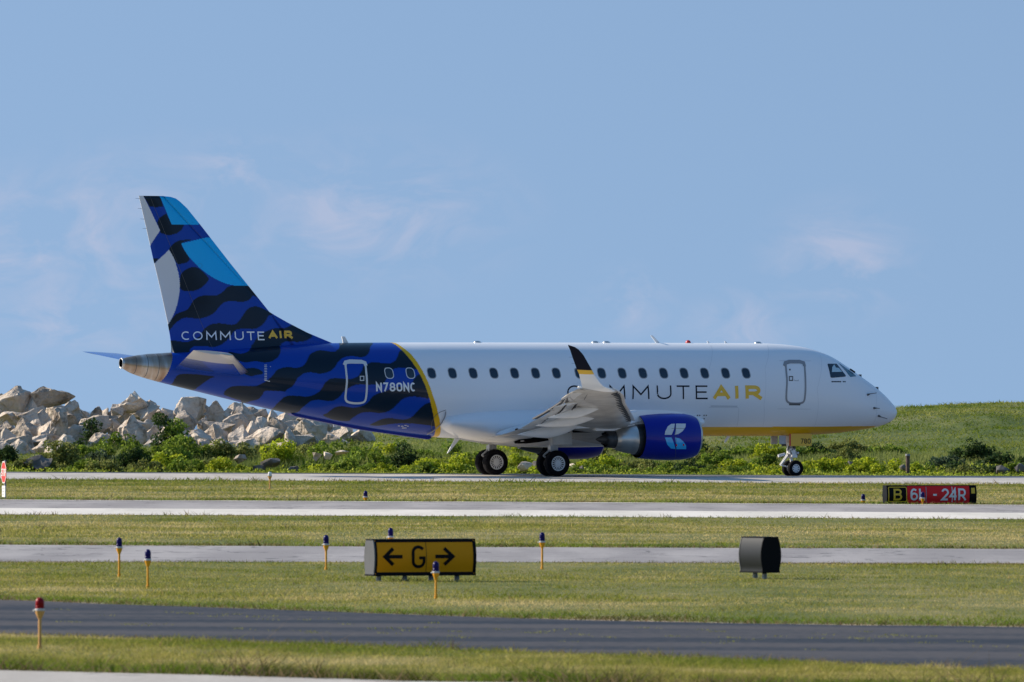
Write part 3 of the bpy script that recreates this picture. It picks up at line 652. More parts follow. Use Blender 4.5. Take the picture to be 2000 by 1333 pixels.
for j, a in enumerate([(1624, 3), (1627.6, 2.4), (1630.5, 2.6), (1633.6, 2.4), (1636.5, 3), (1640, 2.6), (1646, 2.2), (1649, 2.4)]):
    mbp.add([on_skin(*fpt(a[0] + dx, 744.8 + dy), .006) for dx, dy in ((0, 0), (a[1], 0), (a[1], 2.3), (0, 2.3))], [(0, 1, 2, 3)])
mk_all(mbp, 'type_letter', M_NAVY)

# flight deck windows
M_PALE = mat('painted_sky_view', (.42, .58, .66), .1, coat=.5)  # pale paint for the bright sky glimpsed through the far-side window
w1 = patch(pxs([(1616, 712.3), (1617, 711), (1634, 711), (1644, 724), (1652, 734.2), (1651, 736.2), (1624, 738.5), (1622, 737)]), on_skin, .008, 'side_window', M_GLASS, fus, 3)
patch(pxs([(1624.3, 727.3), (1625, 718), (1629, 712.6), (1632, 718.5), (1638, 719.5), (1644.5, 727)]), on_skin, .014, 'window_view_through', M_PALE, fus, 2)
patch(pxs([(1637.5, 709.8), (1641, 711.5), (1657, 722.8), (1671, 734), (1672, 735.5), (1661, 736.8), (1659.5, 735.5)]), on_skin, .008, 'windshield', mat('windshield_glass', (.03, .12, .18), .1, coat=.6), fus, 3)
wp = MB(); a, b2 = on_skin(*fpt(1659, 723.2), .05), on_skin(*fpt(1668, 730.0), .06); wp.tube(a, b2, .03); wp.build('wiper', M_BLACK, fus)
for (px_, py_), (qx, qy) in (((1694.5, 771.5), (1707, 770.5)), ((1707, 797.5), (1713, 798)), ((1716, 812.5), (1728, 815.5))):
    p = MB(); a = on_skin(*fpt(px_, py_), 0); b2 = on_skin(*fpt(px_, py_), .12); c3 = on_skin(*fpt(qx, qy), .13)
    p.tube(a, b2, .045, .02); p.tube(b2, c3, .016, .012); p.build('air_data_probe', M_SEAL, fus)
for px_, py_ in ((1679.5, 739), (1712.5, 763.5)):
    p = MB(); x, z = Lm(px_, py_); zt = float(f_top(x)); p.box((x, 0, zt + .03), (.12, .04, .12)); p.build('antenna_stub', M_SEAL, fus)
# crown fittings
def blade(px_, h, l, lean, m, name, w=.03):
    x = Lm(px_, 670)[0]; z = float(f_top(x)) - .03; p = MB(); p.prism([(x - l / 2, z), (x + l / 2, z), (x + l / 2 - lean, z + h), (x + l / 2 - lean - l * .55, z + h)], -w / 2, w / 2); p.build(name, m, fus)
blade(675.5, .26, .22, .16, M_GREYP, 'blade_antenna', .05)
blade(1286, .30, .16, .32, M_GREYP, 'blade_antenna', .04)
for a in (1385, 1419): blade(a, .10, .10, .09, M_GREYP, 'blade_antenna', .03)
for px_, l in ((932, .22), (1162, .14), (1184, .14), (1480, .24)):
    x = Lm(px_, 670)[0]; p = MB(); p.lathe([(0, .14), (.04, .13), (.07, .07)], (x, 0, float(f_top(x)) - .01), 'Z', 14); p.build('satellite_antenna', M_METAL, fus, 40)
x = Lm(1344, 670)[0]; p = MB(); p.lathe([(0, .10), (.05, .10), (.10, .07), (.125, .02)], (x, 0, float(f_top(x)) - .02), 'Z', 14); p.build('beacon', M_RED, fus, 40)
for px_, py_, h in ((656, 827, .14),):
    x = Lm(px_, py_)[0]; z = float(f_bot(x)); p = MB(); p.prism([(x - .1, z + .05), (x + .12, z + .05), (x + .02, z - h), (x - .1, z - h)], -.04, .04); p.build('blade_antenna', M_GREYP, fus)
x = Lm(878, 865)[0]; p = MB(); p.prism([(x + .22, 1.36), (x + .42, 1.36), (x - .02, .86), (x - .10, .82)], -.02, .02); p.build('blade_antenna', M_GREYP, fus)
x = Lm(1418, 855)[0]; p = MB(); p.prism([(x + .05, 1.47), (x + .2, 1.47), (x - .02, 1.22), (x - .08, 1.2)], -.02, .02); p.build('blade_antenna', M_GREYP, fus)
x = Lm(1300, 700)[0]
p = MB(); p.prism([(Lm(562, 810)[0], Lm(562, 806)[1]), (Lm(840, 856)[0], Lm(840, 853)[1]), (Lm(835, 860)[0], Lm(835, 859)[1]), (Lm(700, 838)[0], Lm(700, 839.5)[1]), (Lm(570, 812)[0], Lm(570, 812.5)[1])], -.22, .22); p.build('keel_fairing', M_BLUE, fus, bevel=.03)

# belly fairing
BX0, BX1, BZC, BH, BW = Lm(866, 830, 1.6)[0], Lm(1392, 830, 1.6)[0], 1.86, .80, 1.80
def bf(x):
    u = np.clip((np.asarray(x, float) - BX0) / (BX1 - BX0), 0, 1); return np.power(np.maximum(0, 1 - np.abs(2 * u - 1) ** 2.6), .55)
bs = np.concatenate([BX0 + (np.linspace(0, 1, 14) ** 2) * 1.0, np.linspace(BX0 + 1.1, BX1 - 1.1, 30), BX1 - (np.linspace(1, 0, 14) ** 2) * 1.0])
a_ = np.linspace(0, 2 * math.pi, 64, endpoint=False); k_ = bf(bs)[:, None]
bw = BW * (.80 + .20 * k_) * np.minimum(1, k_ * 3); bh = BH * k_
sx = np.sign(np.cos(a_)) * np.abs(np.cos(a_)) ** .8; sz = np.sign(np.sin(a_)) * np.abs(np.sin(a_)) ** .9
low = np.interp(bs, [BX0, 0, 3, BX1], [.10, -.03, -.03, .10])[:, None]
V = np.stack([np.repeat(bs[:, None], 64, 1), bw * sx, BZC + low + bh * sz], -1).reshape(-1, 3)
n = len(bs); I = np.arange(n * 64).reshape(n, 64); J = np.roll(I, -1, 1); Fb = np.stack([I[:-1], J[:-1], J[1:], I[1:]], -1).reshape(-1, 4)
belly = tri_mesh('belly_fairing', V, Fb, M_WHITE, parent=plane, smooth=True)
def on_belly(x, z, off=.006):
    k = float(bf(x)); lo_ = float(np.interp(x, [BX0, 0, 3, BX1], [.10, -.03, -.03, .10])); q = min(1, abs((z - BZC - lo_) / max(.01, BH * k))) ** (1 / .9); w = BW * (.8 + .2 * k) * min(1, 3 * k) * (max(0, 1 - q * q)) ** .4 if q < 1 else 0.0
    return Vector((x, -w - off, z))
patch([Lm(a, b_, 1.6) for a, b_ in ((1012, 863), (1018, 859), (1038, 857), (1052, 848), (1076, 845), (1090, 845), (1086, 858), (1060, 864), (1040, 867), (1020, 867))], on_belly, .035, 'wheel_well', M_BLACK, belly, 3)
patch(spline([Lm(a, b_, 1.6) for a, b_ in ((1022, 861.5), (1026, 860.6), (1030, 861.8), (1026, 863))], True, 3), on_belly, .05, 'well_light', M_GREYP, belly, 1)

off3 = lambda x, z, off=.006: on_skin(x, z, off)
solidify2d(*ribbon(spline(pxs([(845, 846), (842.5, 832), (846, 818), (856, 807), (871, 801)]), False, 5), .018, .05), on_skin, .012, 'fairing_seam', M_SEAL, fus)
solidify2d(*ribbon(spline([Lm(a, b_, 1.5) for a, b_ in ((873, 803), (873.5, 814), (869, 830), (861, 842), (856, 847))], False, 5), .045, .05), lambda x, z, off: on_skin(x, z, .05), .05, 'fairing_vent', M_OUTL, fus)
# generic lofted surface: sections = (leading edge, trailing edge, thickness ratio, normal)
def foil(n=14):
    u = [.5 * (1 - math.cos(math.pi * i / n)) for i in range(n + 1)]; T = lambda q: 5 * (.2969 * math.sqrt(q) - .126 * q - .3516 * q * q + .2843 * q**3 - .1036 * q**4)
    return [(q, T(q)) for q in u[::-1]] + [(q, -T(q)) for q in u[1:-1]]
def loft(name, secs, m, parent, mi=None, n=14, smooth=True, cap=True):
    fp = foil(n); k = len(fp); V = []; F = []; MI = []
    for le, te, tr, nn in secs:
        le, te, nn = Vector(le), Vector(te), Vector(nn).normalized(); c = te - le
        V += [le + c * u + nn * (v * tr * c.length) for u, v in fp]
    for j in range(len(secs) - 1):
        for i in range(k):
            a, b = j * k + i, j * k + (i + 1) % k; F.append((a, b, b + k, a + k)); MI.append(mi(j, i, fp) if mi else 0)
    if cap: F += [tuple(range(k))[::-1], tuple(range((len(secs) - 1) * k, len(secs) * k))]; MI += [mi(0, 0, fp) if mi else 0, mi(len(secs) - 2, 0, fp) if mi else 0]
    o = obj(name, V, F, m, parent, None, mi=MI)
    me = o.data; bm = bmesh.new(); bm.from_mesh(me); bmesh.ops.recalc_face_normals(bm, faces=bm.faces); bm.to_mesh(me); bm.free(); me.set_sharp_from_angle(angle=R(38)) if smooth else None
    me.polygons.foreach_set('use_smooth', [smooth] * len(me.polygons)); me.set_sharp_from_angle(angle=R(38))
    return o

# ---- vertical fin with dense skin for the painted livery
fle = [Lm(*p) for p in ((670, 676), (650, 671), (600, 650), (562, 630.5), (540, 618), (526, 609.5), (500, 577), (450, 515), (390, 438), (365, 407), (356, 398.5), (350, 393), (343, 388), (332, 384.6), (318, 383.4))]
fte = [Lm(*p) for p in ((337.5, 690), (332, 655), (327, 628), (313, 564), (299, 505), (285, 443), (271.5, 384.5), (271, 383))]
fz = sorted([(z, x) for x, z in fle]); tz = sorted([(z, x) for x, z in fte])
xle = lambda z: np.interp(z, [a[0] for a in fz], [a[1] for a in fz]); xte = lambda z: np.interp(z, [a[0] for a in tz], [a[1] for a in tz])
z0f, z1f = 4.35, Lm(300, 383)[1]
zs = np.concatenate([np.linspace(z0f, z1f - .3, 215), np.linspace(z1f - .28, z1f, 30)]); nu = 170
u = np.linspace(0, 1, nu + 1) ** 1.25
ch = (xle(zs) - xte(zs))[:, None]; thick = np.interp(zs, [z0f, 5.2, 6.2, z1f], [.62, .52, .44, .20])[:, None] * np.minimum(1, (np.maximum(z1f - zs, 0) / .12 + .25))[:, None].clip(0, 1)
# the thickness follows the main fin chord, the dorsal fillet ahead of it stays thin
mainle = np.interp(zs, [z0f, Lm(526, 609)[1], z1f], [Lm(585, 700)[0], Lm(526, 609)[0], xle(z1f)])[:, None]
Xs = xle(zs)[:, None] - ch * u[None]; q = np.clip((mainle - Xs) / np.maximum(mainle - xte(zs)[:, None], .1), 0, 1)
hw = thick / 2 * np.clip(10 * .5 * (.2969 * np.sqrt(q) - .126 * q - .3516 * q**2 + .2843 * q**3 - .1036 * q**4), 0, 1)
hw = np.maximum(hw, np.where(Xs > mainle, .085 * np.sqrt(np.clip((xle(zs)[:, None] - Xs) / .5, 0, 1)), hw)); hw = np.maximum(hw, .012 * (u[None] > 0)) * (u[None] > 0)
hw += .25 * np.exp(-(zs[:, None] - z0f) / .22) * (u[None] > 0) * np.clip((xle(zs)[:, None] - Xs) / 1.0, 0, 1)
VZ = np.repeat(zs[:, None], nu + 1, 1)
Vr = np.stack([Xs, -hw, VZ], -1).reshape(-1, 3); Vl = np.stack([Xs, hw, VZ], -1).reshape(-1, 3); V = np.concatenate([Vr, Vl]); nz_, nu1 = len(zs), nu + 1
I = np.arange(nz_ * nu1).reshape(nz_, nu1); Fr = np.stack([I[:-1, 1:], I[:-1, :-1], I[1:, :-1], I[1:, 1:]], -1).reshape(-1, 4); Fl = Fr[:, ::-1] + nz_ * nu1
Ft = np.stack([I[-1, :-1], I[-1, 1:], I[-1, 1:] + nz_ * nu1, I[-1, :-1] + nz_ * nu1], -1)
Fk = np.stack([I[:-1, -1], I[1:, -1], I[1:, -1] + nz_ * nu1, I[:-1, -1] + nz_ * nu1], -1)
def fv(pts): return [Lm(260 + a / 4.039, 370 + b_ / 4.039, .15) for a, b_ in pts]
far_ = -200
finG = [fv([(-60, 40), (92, 40), (92, 52), (140, 150), (222, 325), (133, 465), (60, 560)]), fv([(163, 603), (293, 478)]) + spline(fv([(293, 478), (330, 545), (360, 640), (377, 740), (370, 850), (345, 950), (310, 1030), (275, 1088)]), False, 4) + fv([(200, 1180), (0, 700)])]
finS = [fv([(210, 30), (420, 30), (540, 277), (510, 277), (312, 279)]), fv([(387, 428), (597, 378), (700, 400), (960, 763), (890, 763)]) + spline(fv([(890, 763), (830, 762), (740, 745), (650, 705), (560, 645), (500, 590), (430, 510), (387, 428)]), False, 4)]
finD = [fv([(80, 30), (215, 30), (245, 135), (190, 143), (140, 135)]), fv([(270, 190), (312, 279), (410, 280), (390, 320), (350, 350), (290, 365), (225, 345), (222, 325), (200, 262), (215, 225)]),
        fv([(120, 548), (215, 545), (163, 603), (120, 640)]), fv([(293, 478), (315, 440), (350, 412), (395, 400), (470, 400), (387, 428), (430, 510), (452, 548), (435, 575), (400, 586), (360, 588), (330, 545)]),
        fv([(400, 650), (450, 620), (500, 615), (545, 640), (600, 700), (590, 730), (560, 765), (510, 795), (440, 805), (385, 790), (377, 740), (380, 690)]),
        fv([(890, 763), (980, 763), (1000, 850), (955, 840), (920, 875), (850, 890), (780, 880), (720, 895), (685, 925), (640, 980), (560, 1015), (500, 1020), (430, 1012), (380, 1030), (330, 1075), (285, 1125), (240, 1120), (275, 1085), (310, 1030), (350, 985), (400, 965), (440, 945), (480, 880), (530, 845), (600, 835), (670, 835), (720, 800), (760, 765), (830, 762)]),
        fv([(1110, 985), (1075, 1000), (1050, 1040), (1010, 1080), (960, 1103), (900, 1100), (830, 1105), (800, 1120), (770, 1160), (720, 1210), (650, 1243), (580, 1240), (500, 1238), (460, 1255), (420, 1300), (290, 1300), (270, 1200), (340, 1195), (420, 1205), (480, 1190), (530, 1160), (560, 1110), (620, 1065), (700, 1058), (780, 1070), (830, 1050), (870, 990), (920, 935), (980, 925), (1040, 945)]),
        fv([(920, 1260), (950, 1210), (985, 1165), (1040, 1125), (1131, 1095), (1200, 1095), (1290, 1060), (1300, 1080), (1420, 1150), (1390, 1185), (1345, 1200), (1290, 1205), (1220, 1200), (1180, 1215), (1160, 1240), (1160, 1290), (1135, 1330), (1080, 1350), (900, 1350)]) ]
finD = [spline(p, True, 3) if i in (3, 4, 5, 6, 7) else p for i, p in enumerate(finD)]
def fin_colour(x, z):
    col = np.empty((len(x), 3)); col[:] = cB; d = np.zeros(len(x), bool)
    for p in finD: d |= inpoly(x, z, p)
    col[d] = cN
    for p in finG: col[inpoly(x, z, p)] = cG
    for p in finS: col[inpoly(x, z, p)] = cS
    return col
fin = split_mesh('vertical_fin', V, np.concatenate([Fr, Fl, Ft, Fk]), fin_colour(V[:, 0], V[:, 2]), M_LIVERY, plane)
def on_fin(x, z, off=.006):
    i = int(np.clip(np.searchsorted(zs, z), 0, len(zs) - 1)); s = float(np.interp(-x, -Xs[i], hw[i])); return Vector((x, -s - off, z))
fsolve = lambda px_, py_: Lm(px_, py_, .2)
M_WLET = mat('white_lettering_fin', (.92, .93, .95), .4)
skin_text([('C', 359, 374.5), ('O', 381, 397), ('M', 406, 424), ('M', 432.5, 451), ('U', 461, 476), ('T', 483.5, 498.5), ('E', 505.5, 517.5)], .045, 647.5, 664.5, M_WLET, 'airline_lettering', fin, -.04, on_fin, fsolve, .02)
skin_text([('A', 528, 541.5), ('I', 549.3, 551.3), ('R', 560, 571)], .085, 646, 661.5, M_YEL, 'airline_lettering', fin, -.04, on_fin, fsolve, .02)
solidify2d(*ribbon([Lm(a, b_, .2) for a, b_ in ((296.5, 384.5), (352, 520), (391, 620), (420, 690))], .012, .1), on_fin, .004, 'rudder_gap', M_SEAL, fin)
solidify2d(*ribbon(arc(*Lm(393, 519, .2), .085, .085, 0, 360), .01, .05), on_fin, .004, 'access_panel', mat('panel_outline_blue', (.01, .2, .5), .5), fin)
for y_ in (388.5, 408, 428.5, 447):
    p = MB(); x, z = Lm(271 + (y_ - 383) * .24, y_); p.tube((x + .02, 0, z), (x - .16, 0, z + .01), .008, .004, 6); p.build('static_wick', M_SEAL, fin)

# ---- tailplanes
M_TP = [M_LIVERY, M_METAL, mat('tailplane_blue', cB, .24, coat=.7), mat('tailplane_painted_reflection', (.55, .52, .50), .35, coat=.4)]  # last one: reflected surroundings painted as a pale outboard skin, starboard only
def tailplane(side):
    s = -side; rle, rte, tle, tte = Lm(499, 731, .8), Lm(345, 722, .6), Lm(452, 691.5, 5.0), Lm(378, 684.5, 5.0)
    secs = []
    for k in (0, .12, .3, .5, .60, .8, .93, 1.0):
        L_ = lambda a, b_: a + (b_ - a) * k
        cut = .35 if k == 1.0 else 0
        le = (L_(rle[0], tle[0]) - cut, s * L_(.35, 5.0), L_(rle[1], tle[1])); te = (L_(rte[0], tte[0]), s * L_(.35, 5.0), L_(rte[1], tte[1]))
        secs.append((le, te, .10, (0, s * -.14, 1)))
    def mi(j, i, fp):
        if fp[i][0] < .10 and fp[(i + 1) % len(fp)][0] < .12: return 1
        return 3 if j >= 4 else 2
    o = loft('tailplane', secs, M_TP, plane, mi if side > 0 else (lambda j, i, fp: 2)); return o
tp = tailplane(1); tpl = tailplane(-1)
tp['label'] = 'starboard tailplane nearest the camera'

# ---- wings
WLE = [(0.8, 4.45, 1.42), (1.5, 4.11, 1.50), (4.0, 2.70, 1.92), (7.1, .95, 2.36), (9.2, -.26, 2.64), (12.2, -1.91, 3.04), (12.95, -2.45, 3.12)]
WTE = [(0.8, -1.70, 1.66), (1.5, -1.66, 1.70), (2.8, -1.72, 1.80), (4.2, -1.78, 1.98), (6, -2.2, 2.22), (7.6, -2.45, 2.43), (9.2, -2.95, 2.66), (11.3, -3.63, 2.93), (12.95, -3.92, 3.16)]
le_x = pchip([a[0] for a in WLE], [a[1] for a in WLE]); le_z = pchip([a[0] for a in WLE], [a[2] for a in WLE])
te_x = pchip([a[0] for a in WTE], [a[1] for a in WTE]); te_z = pchip([a[0] for a in WTE], [a[2] for a in WTE])
M_WING = [M_UNDER, M_METAL, M_WHITE]
def wing(side):
    s = -side; st_ = [.8, 1.5, 2.2, 3, 4, 5, 6, 7, 8, 9.2, 10.2, 11.3, 12.2, 12.95]
    def sec(y, a, b_, tr, dz=0.0):
        lx, lz, tx, tz_ = float(le_x(y)), float(le_z(y)), float(te_x(y)), float(te_z(y)); f = lambda q: (lx + (tx - lx) * q, s * y, lz + (tz_ - lz) * q + dz)
        return (f(a), f(b_), tr, (0, -s * .13, 1))
    secs = [sec(y, .04, .76 if y < 9.6 else (1.0 if y > 9.7 else .9), float(np.interp(y, [.8, 4, 13], [.15, .13, .10])) * 1.15) for y in st_]
    w = loft('wing', secs, M_UNDER, plane)
    # extended slats, with a dark gap behind
    for a, b_ in ((4.9, 7.1), (7.15, 9.6), (9.65, 12.6)):
        ss = []
        for k in np.linspace(0, 1, 4):
            y = a + (b_ - a) * k; lx, lz, tx, tz_ = float(le_x(y)), float(le_z(y)), float(te_x(y)), float(te_z(y)); c = lx - tx
            ss.append(((lx + .04, s * y, lz - .03), (lx - .13 * c, s * y, lz + .10 + .01), .16, (0, 0, 1)))
        loft('slat', ss, M_GREYP, w, n=8)
    # slat tracks: dark ribs seen in the gap
    tr = MB()
    for y in np.arange(5.2, 12.5, .42):
        lx, lz = float(le_x(y)), float(le_z(y)); tr.box((lx - .22, s * y, lz - .07), (.20, .12, .10))
    tr.build('slat_track', M_DARKM, w)
    # flaps: deployed, drooping aft of the wing box
    for a, b_ in ((1.55, 4.15), (4.25, 9.45)):
        for part, (u0, u1, dz0, dz1) in enumerate(((.70, .90, -.03, -.14), (.88, 1.06, -.13, -.30))):
            ss = []
            for k in np.linspace(0, 1, 6):
                y = a + (b_ - a) * k; lx, lz, tx, tz_ = float(le_x(y)), float(le_z(y)), float(te_x(y)), float(te_z(y)); q = float(np.interp(y, [1.5, 9.5], [1, .62]))
                ss.append(((lx + (tx - lx) * u0, s * y, lz + (tz_ - lz) * u0 + dz0 * q), (lx + (tx - lx) * u1, s * y, lz + (tz_ - lz) * u1 + dz1 * q), .13, (0, 0, 1)))
            loft('flap', ss, M_GREYP if part else M_WHITE, w, n=8)
    # flap hinge links in the gap
    lk = MB()
    for y in np.arange(4.6, 9.4, .38):
        lx, lz, tx, tz_ = float(le_x(y)), float(le_z(y)), float(te_x(y)), float(te_z(y))
        for u_ in (.74, .88):
            P0 = Vector((lx + (tx - lx) * (u_ - .04), s * y, lz + (tz_ - lz) * u_ - .0)); P1 = Vector((lx + (tx - lx) * (u_ + .05), s * (y + .15), lz + (tz_ - lz) * u_ - .16)); lk.tube(P0, P1, .025, n=6)
    lk.build('flap_linkage', M_DARKM, w)
    ss = []
    for y in (9.75, 10.8, 12.1):
        lx, lz, tx, tz_ = float(le_x(y)), float(le_z(y)), float(te_x(y)), float(te_z(y)); ss.append(((lx + (tx - lx) * .74, s * y, lz + (tz_ - lz) * .74 - .035), (tx - .02, s * y, tz_ - .05), .07, (0, 0, 1)))
    loft('aileron', ss, M_GREYP, w, n=8)
    # canoe fairings under the flap tracks
    for y, tipp, nosep, r in ((8.5, (1070.5, 816), (1181.5, 787), .17), (6.3, (1045.7, 832), (1178, 803), .19), (4.3, (1010, 849), (1130, 828), .21)):
        a = Lm(*tipp, y); b_ = Lm(*nosep, y); V = []; F = []; n_, k_ = 18, 14
        for j in range(n_ + 1):
            t = j / n_; rr = max(.004, r * 1.12 * ((t / .5) ** .8 if t < .5 else math.sqrt(max(0, 1 - ((t - .5) / .5) ** 2.2))))
            cx = a[0] + (b_[0] - a[0]) * t; cz = a[1] + (b_[1] - a[1]) * t - .03 * math.sin(math.pi * t)
            for i in range(k_):
                q = 2 * math.pi * i / k_; V.append((cx, s * (y + rr * .60 * math.cos(q)), cz + rr * (1.05 if math.sin(q) < 0 else .9) * math.sin(q) - rr * .25))
        for j in range(n_):
            for i in range(k_): F.append((j * k_ + i, j * k_ + (i + 1) % k_, (j + 1) * k_ + (i + 1) % k_, (j + 1) * k_ + i))
        o = obj('flap_track_fairing', V, F, M_GREYP, w, True)
    a, b_ = Lm(968.5, 850, 1.95), Lm(1052, 832, 1.95); fm_ = MB(); fm_.prism([a, (a[0] + .3, a[1] + .17), (b_[0] - .2, b_[1] + .14), b_, (b_[0] - .3, b_[1] - .16), (a[0] + .55, a[1] - .02)], s * 1.75, s * 2.1); fm_.build('inboard_flap_fairing', M_GREYP, w, 40, bevel=.04)
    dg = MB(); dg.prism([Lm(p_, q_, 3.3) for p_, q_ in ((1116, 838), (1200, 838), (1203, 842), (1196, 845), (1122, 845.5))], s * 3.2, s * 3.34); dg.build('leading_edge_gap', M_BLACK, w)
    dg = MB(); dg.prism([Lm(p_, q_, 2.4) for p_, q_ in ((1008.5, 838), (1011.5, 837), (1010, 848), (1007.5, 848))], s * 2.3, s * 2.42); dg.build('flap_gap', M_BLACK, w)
    # dark sheet that paints the shade of the cove between wing box and flaps
    CV = [(1153, 786, 9.5), (1135, 775, 10.6), (1116, 771.5, 11.2), (1110, 776, 10.9), (1090, 790, 9.4), (1062, 808, 7.6), (1040, 820, 6.3), (1050, 818.5, 6.4), (1080, 801, 8.4), (1100, 788, 9.6), (1122, 783, 9.6)]
    V = []
    for a, b_, y in CV: x, z = Lm(a, b_, y + .25); V.append((x, s * (y + .25), z))
    V += [(v[0], v[1] - s * .02, v[2] + .05) for v in V]; n_ = len(CV)
    obj('flap_cove_shade', V, [tuple(range(n_)), tuple(range(n_, 2 * n_))[::-1]] + [(i, (i + 1) % n_, n_ + (i + 1) % n_, n_ + i) for i in range(n_)], M_SEAL, w)
    for a, b_ in (((1146, 783, 9.7), (1126, 773.5, 10.7)), ((1120, 785, 9.9), (1112, 775, 10.9)), ((1100, 789, 9.6), (1106, 779, 10.5)), ((1136, 784, 9.8), (1104, 788, 9.6)), ((1082, 802, 8.4), (1072, 800, 8.6))):
        P0, P1 = [Vector((Lm(q_[0], q_[1], q_[2] + .32)[0], s * (q_[2] + .32), Lm(q_[0], q_[1], q_[2] + .32)[1])) for q_ in (a, b_)]
        lk = MB(); lk.tube(P0, P1, .028, n=6); lk.build('flap_strut', M_UNDER, w)
    for ln in (((1133, 760.5, 12.9), (1151, 764, 12.6), (1141, 781, 10.9)), ((1151, 764, 12.6), (1166, 768, 12.3), (1182, 786, 10.2)), ((1182, 786.5, 10.0), (1204, 786, 9.4)), ((1178, 803, 7.2), (1215, 806, 6.6), (1232, 808, 6.6))):
        for q0, q1 in zip(ln[:-1], ln[1:]):
            P0, P1 = [Vector((Lm(q_[0], q_[1], q_[2] + .05)[0], s * (q_[2] + .05), Lm(q_[0], q_[1], q_[2] + .05)[1])) for q_ in (q0, q1)]
            lk = MB(); lk.tube(P0, P1, .010, n=5); lk.build('panel_seam', M_SEAL, w)
    # winglet: white foot, yellow band, navy blade, swept back and canted outwards
    W = [(12.95, (1201, 764), (1137, 758)), (13.10, (1193, 759.5), (1136.5, 755)), (13.30, (1180, 755.5), (1135, 747)), (13.42, (1172, 748), (1133, 740)), (13.62, (1160.5, 731.5), (1131, 731.0)), (13.72, (1156.5, 723.5), (1127, 722.5)), (14.0, (1139, 693), (1118, 698)), (14.12, (1130, 683), (1113.5, 684)), (14.17, (1123, 678.3), (1110.5, 677.5)), (14.2, (1113, 675), (1109, 673.8))]
    ss = []
    for y, a, b_ in W:
        A, B = Lm(*a, y), Lm(*b_, y); k = min(1, (y - 12.95) / .5)
        ss.append(((A[0], s * y, A[1]), (B[0], s * y, B[1]), .10, (0, -s * (.15 + .8 * k), 1 - .75 * k)))
    wl = loft('winglet', ss, [M_WHITE, M_YEL, M_NAVY], w, lambda j, i, fp: 0 if j < 4 else 1 if j == 4 else 2, n=10)
    for t in (.15, .38, .62):
        wk = MB(); i = 6; y = 13.5 + t * .5; B = Lm(1131 - t * 20, 729 - t * 50, y); wk.tube((B[0], s * y, B[1]), (B[0] - .14, s * y, B[1]), .006, .003, 5); wk.build('static_wick', M_SEAL, wl)
    lp = MB(); A = Lm(1132, 757.5, 12.7); lp.box((A[0], s * 12.7, A[1] + .02), (.14, .12, .06)); lp.build('position_light', mat('lamp_cover', (.85, .85, .82), .15), w, bevel=.02)
    return w
wing(1); wing(-1)

